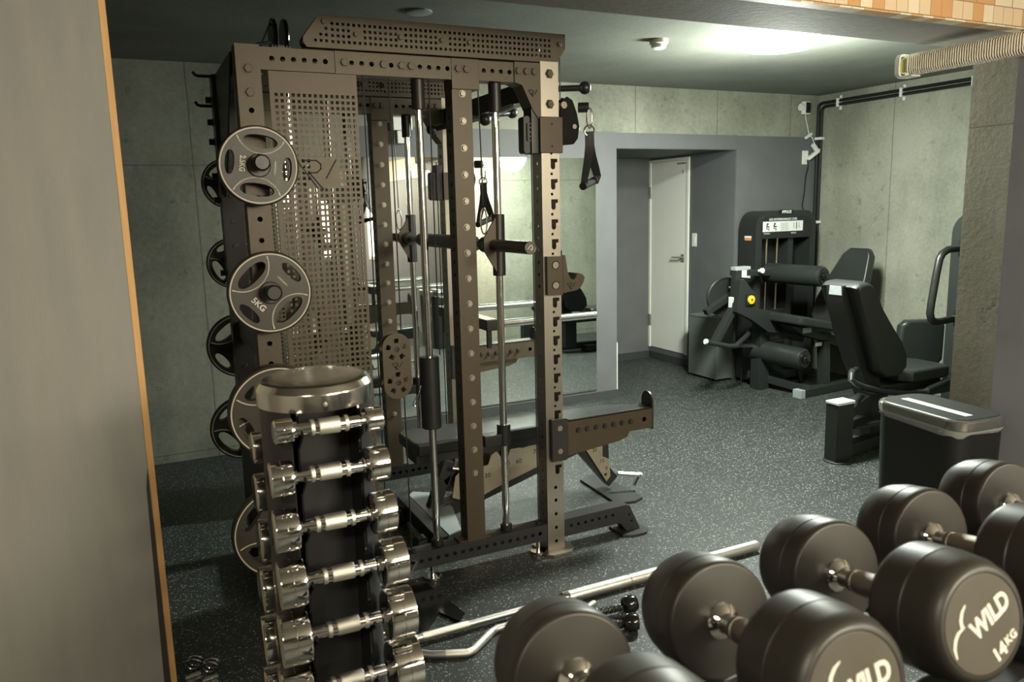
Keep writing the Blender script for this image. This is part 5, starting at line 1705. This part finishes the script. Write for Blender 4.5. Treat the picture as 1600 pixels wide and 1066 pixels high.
# ------------------------------------------------------------------ hip machine by the pillar, seen from behind
hm = thing('hip_machine', 'black seated hip machine seen from behind next to the trash can', 'exercise machine', (4.2, 3.35, 0))
bp = [(3.795, 1.035), (3.825, 1.060), (3.887, 1.066), (3.925, 1.050), (3.951, 1.020), (4.023, 0.90), (4.134, 0.767), (4.22, 0.67), (4.275, 0.58), (4.283, 0.50), (4.213, 0.448), (4.10, 0.452), (4.029, 0.502)]
sh = MB()
fr3 = [(3.205, 0.95), (3.19, 0.975), (3.20, 1.0), (3.26, 1.0), (3.32, 1.0), (3.42, 1.0), (3.48, 1.0), (3.49, 0.975), (3.475, 0.95)]
cxm = sum(p[0] for p in bp) / len(bp)
czm = sum(p[1] for p in bp) / len(bp)
rs = []
for y, k in ((3.20, 0.90), (3.206, 0.95), (3.222, 0.985), (3.245, 1.0), (3.44, 1.0), (3.463, 0.985), (3.479, 0.95), (3.485, 0.90)):
    rs.append([sh.bm.verts.new((cxm + (a - cxm) * k, y, czm + (b - czm) * k)) for a, b in bp])
for A, B in zip(rs, rs[1:]):
    for i in range(len(A)):
        sh._face((A[i], A[(i + 1) % len(A)], B[(i + 1) % len(A)], B[i]))
sh._face(rs[0])
sh._face(rs[-1])
sh.build('backrest', 'padshell', hm, angle=50)
colm = MB().prism([(3.775, 1.040), (3.825, 1.045), (4.12, 0.47), (4.18, 0.30), (4.07, 0.30), (3.955, 0.53), (3.84, 0.76), (3.775, 0.97)], fxz(3.285), 0.12)
colm.build('back_column', 'padshell', hm)
MB().prism([(3.290, 0.985), (3.385, 0.985), (3.380, 1.040), (3.295, 1.040)], fyz(3.772), 0.004).build('column_end_cap', 'greytag', hm)
MB().pad([(4.36, 0.0), (4.70, 0.0), (4.72, 0.04), (4.72, 0.26), (4.70, 0.30), (4.36, 0.30), (4.30, 0.24), (4.30, 0.06)], (V(0, 3.22, 0.475), V(1, 0, 0), V(0, 1, 0), V(0, 0, 1)), 0.085, 0.02).build('seat_pad', 'vinylpad', hm)
MB().b2(4.14, 4.70, 3.27, 3.47, 0.335, 0.388, 0.006).build('seat_frame', 'frame', hm)
for y, nm in ((3.60, 'thigh_pad'), (3.05, 'thigh_pad')):
    if y < 3.3:
        continue
    f_ = (V(4.70, y, 0.40), V(0.93, -0.35, 0).normalized(), V(0.02, 0, 1).normalized(), V(-0.35, -0.93, 0).normalized())
    MB().pad([(0.0, 0.04), (0.03, 0.0), (0.30, -0.01), (0.335, 0.03), (0.335, 0.27), (0.29, 0.315), (0.06, 0.315), (0.015, 0.28)], f_, 0.075, 0.022).build(nm, 'vinylpad', hm)
MB().bar((4.90, 3.52, 0.33), (4.90, 3.55, 0.42), 0.05, 0.05).build('pad_arm', 'frame', hm)
MB().tube([(3.905, 3.27, 0.525), (3.83, 3.235, 0.525), (3.785, 3.205, 0.518), (3.768, 3.19, 0.495), (3.80, 3.185, 0.468), (3.88, 3.185, 0.435), (4.04, 3.19, 0.388), (4.20, 3.195, 0.355), (4.32, 3.20, 0.340), (4.45, 3.205, 0.330), (4.52, 3.21, 0.345), (4.70, 3.22, 0.372)], 0.018, 14).build('grab_bar', 'frame', hm)
MB().cyl((3.830, 3.237, 0.525), (3.846, 3.245, 0.525), 0.021).build('grip_ring', 'satin', hm)
MB().cyl((4.455, 3.206, 0.331), (4.475, 3.207, 0.335), 0.022).build('grip_ring', 'satin', hm)
MB().cyl((4.48, 3.208, 0.337), (4.70, 3.22, 0.372), 0.022, n=16).build('grip', 'black', hm)
MB().b2(3.640, 3.775, 3.16, 3.25, 0.012, 0.355, 0.004).build('foot_post', 'frame', hm)
MB().b2(3.637, 3.778, 3.157, 3.253, 0.355, 0.372, 0.003).build('post_cap', 'tag', hm)
MB().lathe([(0, 0.088), (0.006, 0.088), (0.012, 0.075), (0.012, 0)], (3.707, 3.205, 0), (0, 0, 1), 36).build('foot_disc', 'frame', hm)
MB().bar((3.765, 3.21, 0.29), (4.12, 3.30, 0.365), 0.085, 0.06, bev=0.004).build('rear_beam', 'frame', hm)
MB().b2(3.98, 4.10, 3.19, 3.30, 0.368, 0.378, 0.003).build('beam_pad', 'frame', hm)
MB().bar((3.765, 3.205, 0.06), (4.55, 3.33, 0.06), 0.075, 0.07, bev=0.004).build('base_beam', 'frame', hm)
MB().prism([(3.79, 3.16), (4.10, 3.14), (4.22, 3.24), (4.20, 3.36), (3.80, 3.33)], fxy(0.205), 0.012).build('foot_plate', 'frame', hm)
MB().b2(4.05, 4.19, 3.26, 3.40, 0.06, 0.36, 0.005).build('seat_post', 'frame', hm)
MB().b2(4.30, 5.0, 3.29, 3.42, 0.0, 0.07, 0.005).build('base_beam', 'frame', hm)
tp = arch(2.72, 3.425, 0.02, 1.445, 0.14)
MB().prism(tp, fyz(4.93), 0.20, [[(2.80, 0.2), (3.29, 0.2), (3.29, 1.2), (2.80, 1.2)]]).build('tower_frame', 'frame', hm)
MB().b2(5.09, 5.10, 2.80, 3.29, 0.2, 1.2).build('rear_shroud', 'padshell', hm)
MB().pad([(3.22, 0.36), (3.36, 0.36), (3.38, 0.40), (3.37, 0.62), (3.35, 0.655), (3.25, 0.655), (3.22, 0.60)], fyz(4.90), 0.06, 0.015).build('knee_pad', 'vinylpad', hm)
for z in (1.215, 0.755):
    MB().b2(4.855, 4.93, 3.245, 3.325, z - 0.055, z + 0.055, 0.004).build('handle_bracket', 'black', hm)
    MB().cyl((4.80, 3.30, z), (4.86, 3.29, z), 0.024, n=16).build('handle_collar', 'satin', hm)
MB().tube([(4.86, 3.29, 1.215), (4.79, 3.30, 1.216), (4.72, 3.30, 1.212), (4.67, 3.30, 1.190), (4.645, 3.30, 1.155), (4.625, 3.30, 1.06), (4.595, 3.30, 0.88), (4.588, 3.30, 0.81), (4.602, 3.30, 0.775), (4.635, 3.30, 0.752), (4.70, 3.30, 0.748), (4.79, 3.30, 0.755), (4.86, 3.29, 0.755)], 0.0235, 16).build('tower_handle', 'black', hm)
MB().b2(4.30, 4.95, 3.20, 3.26, 0.30, 0.345, 0.004).build('pad_rail', 'frame', hm)
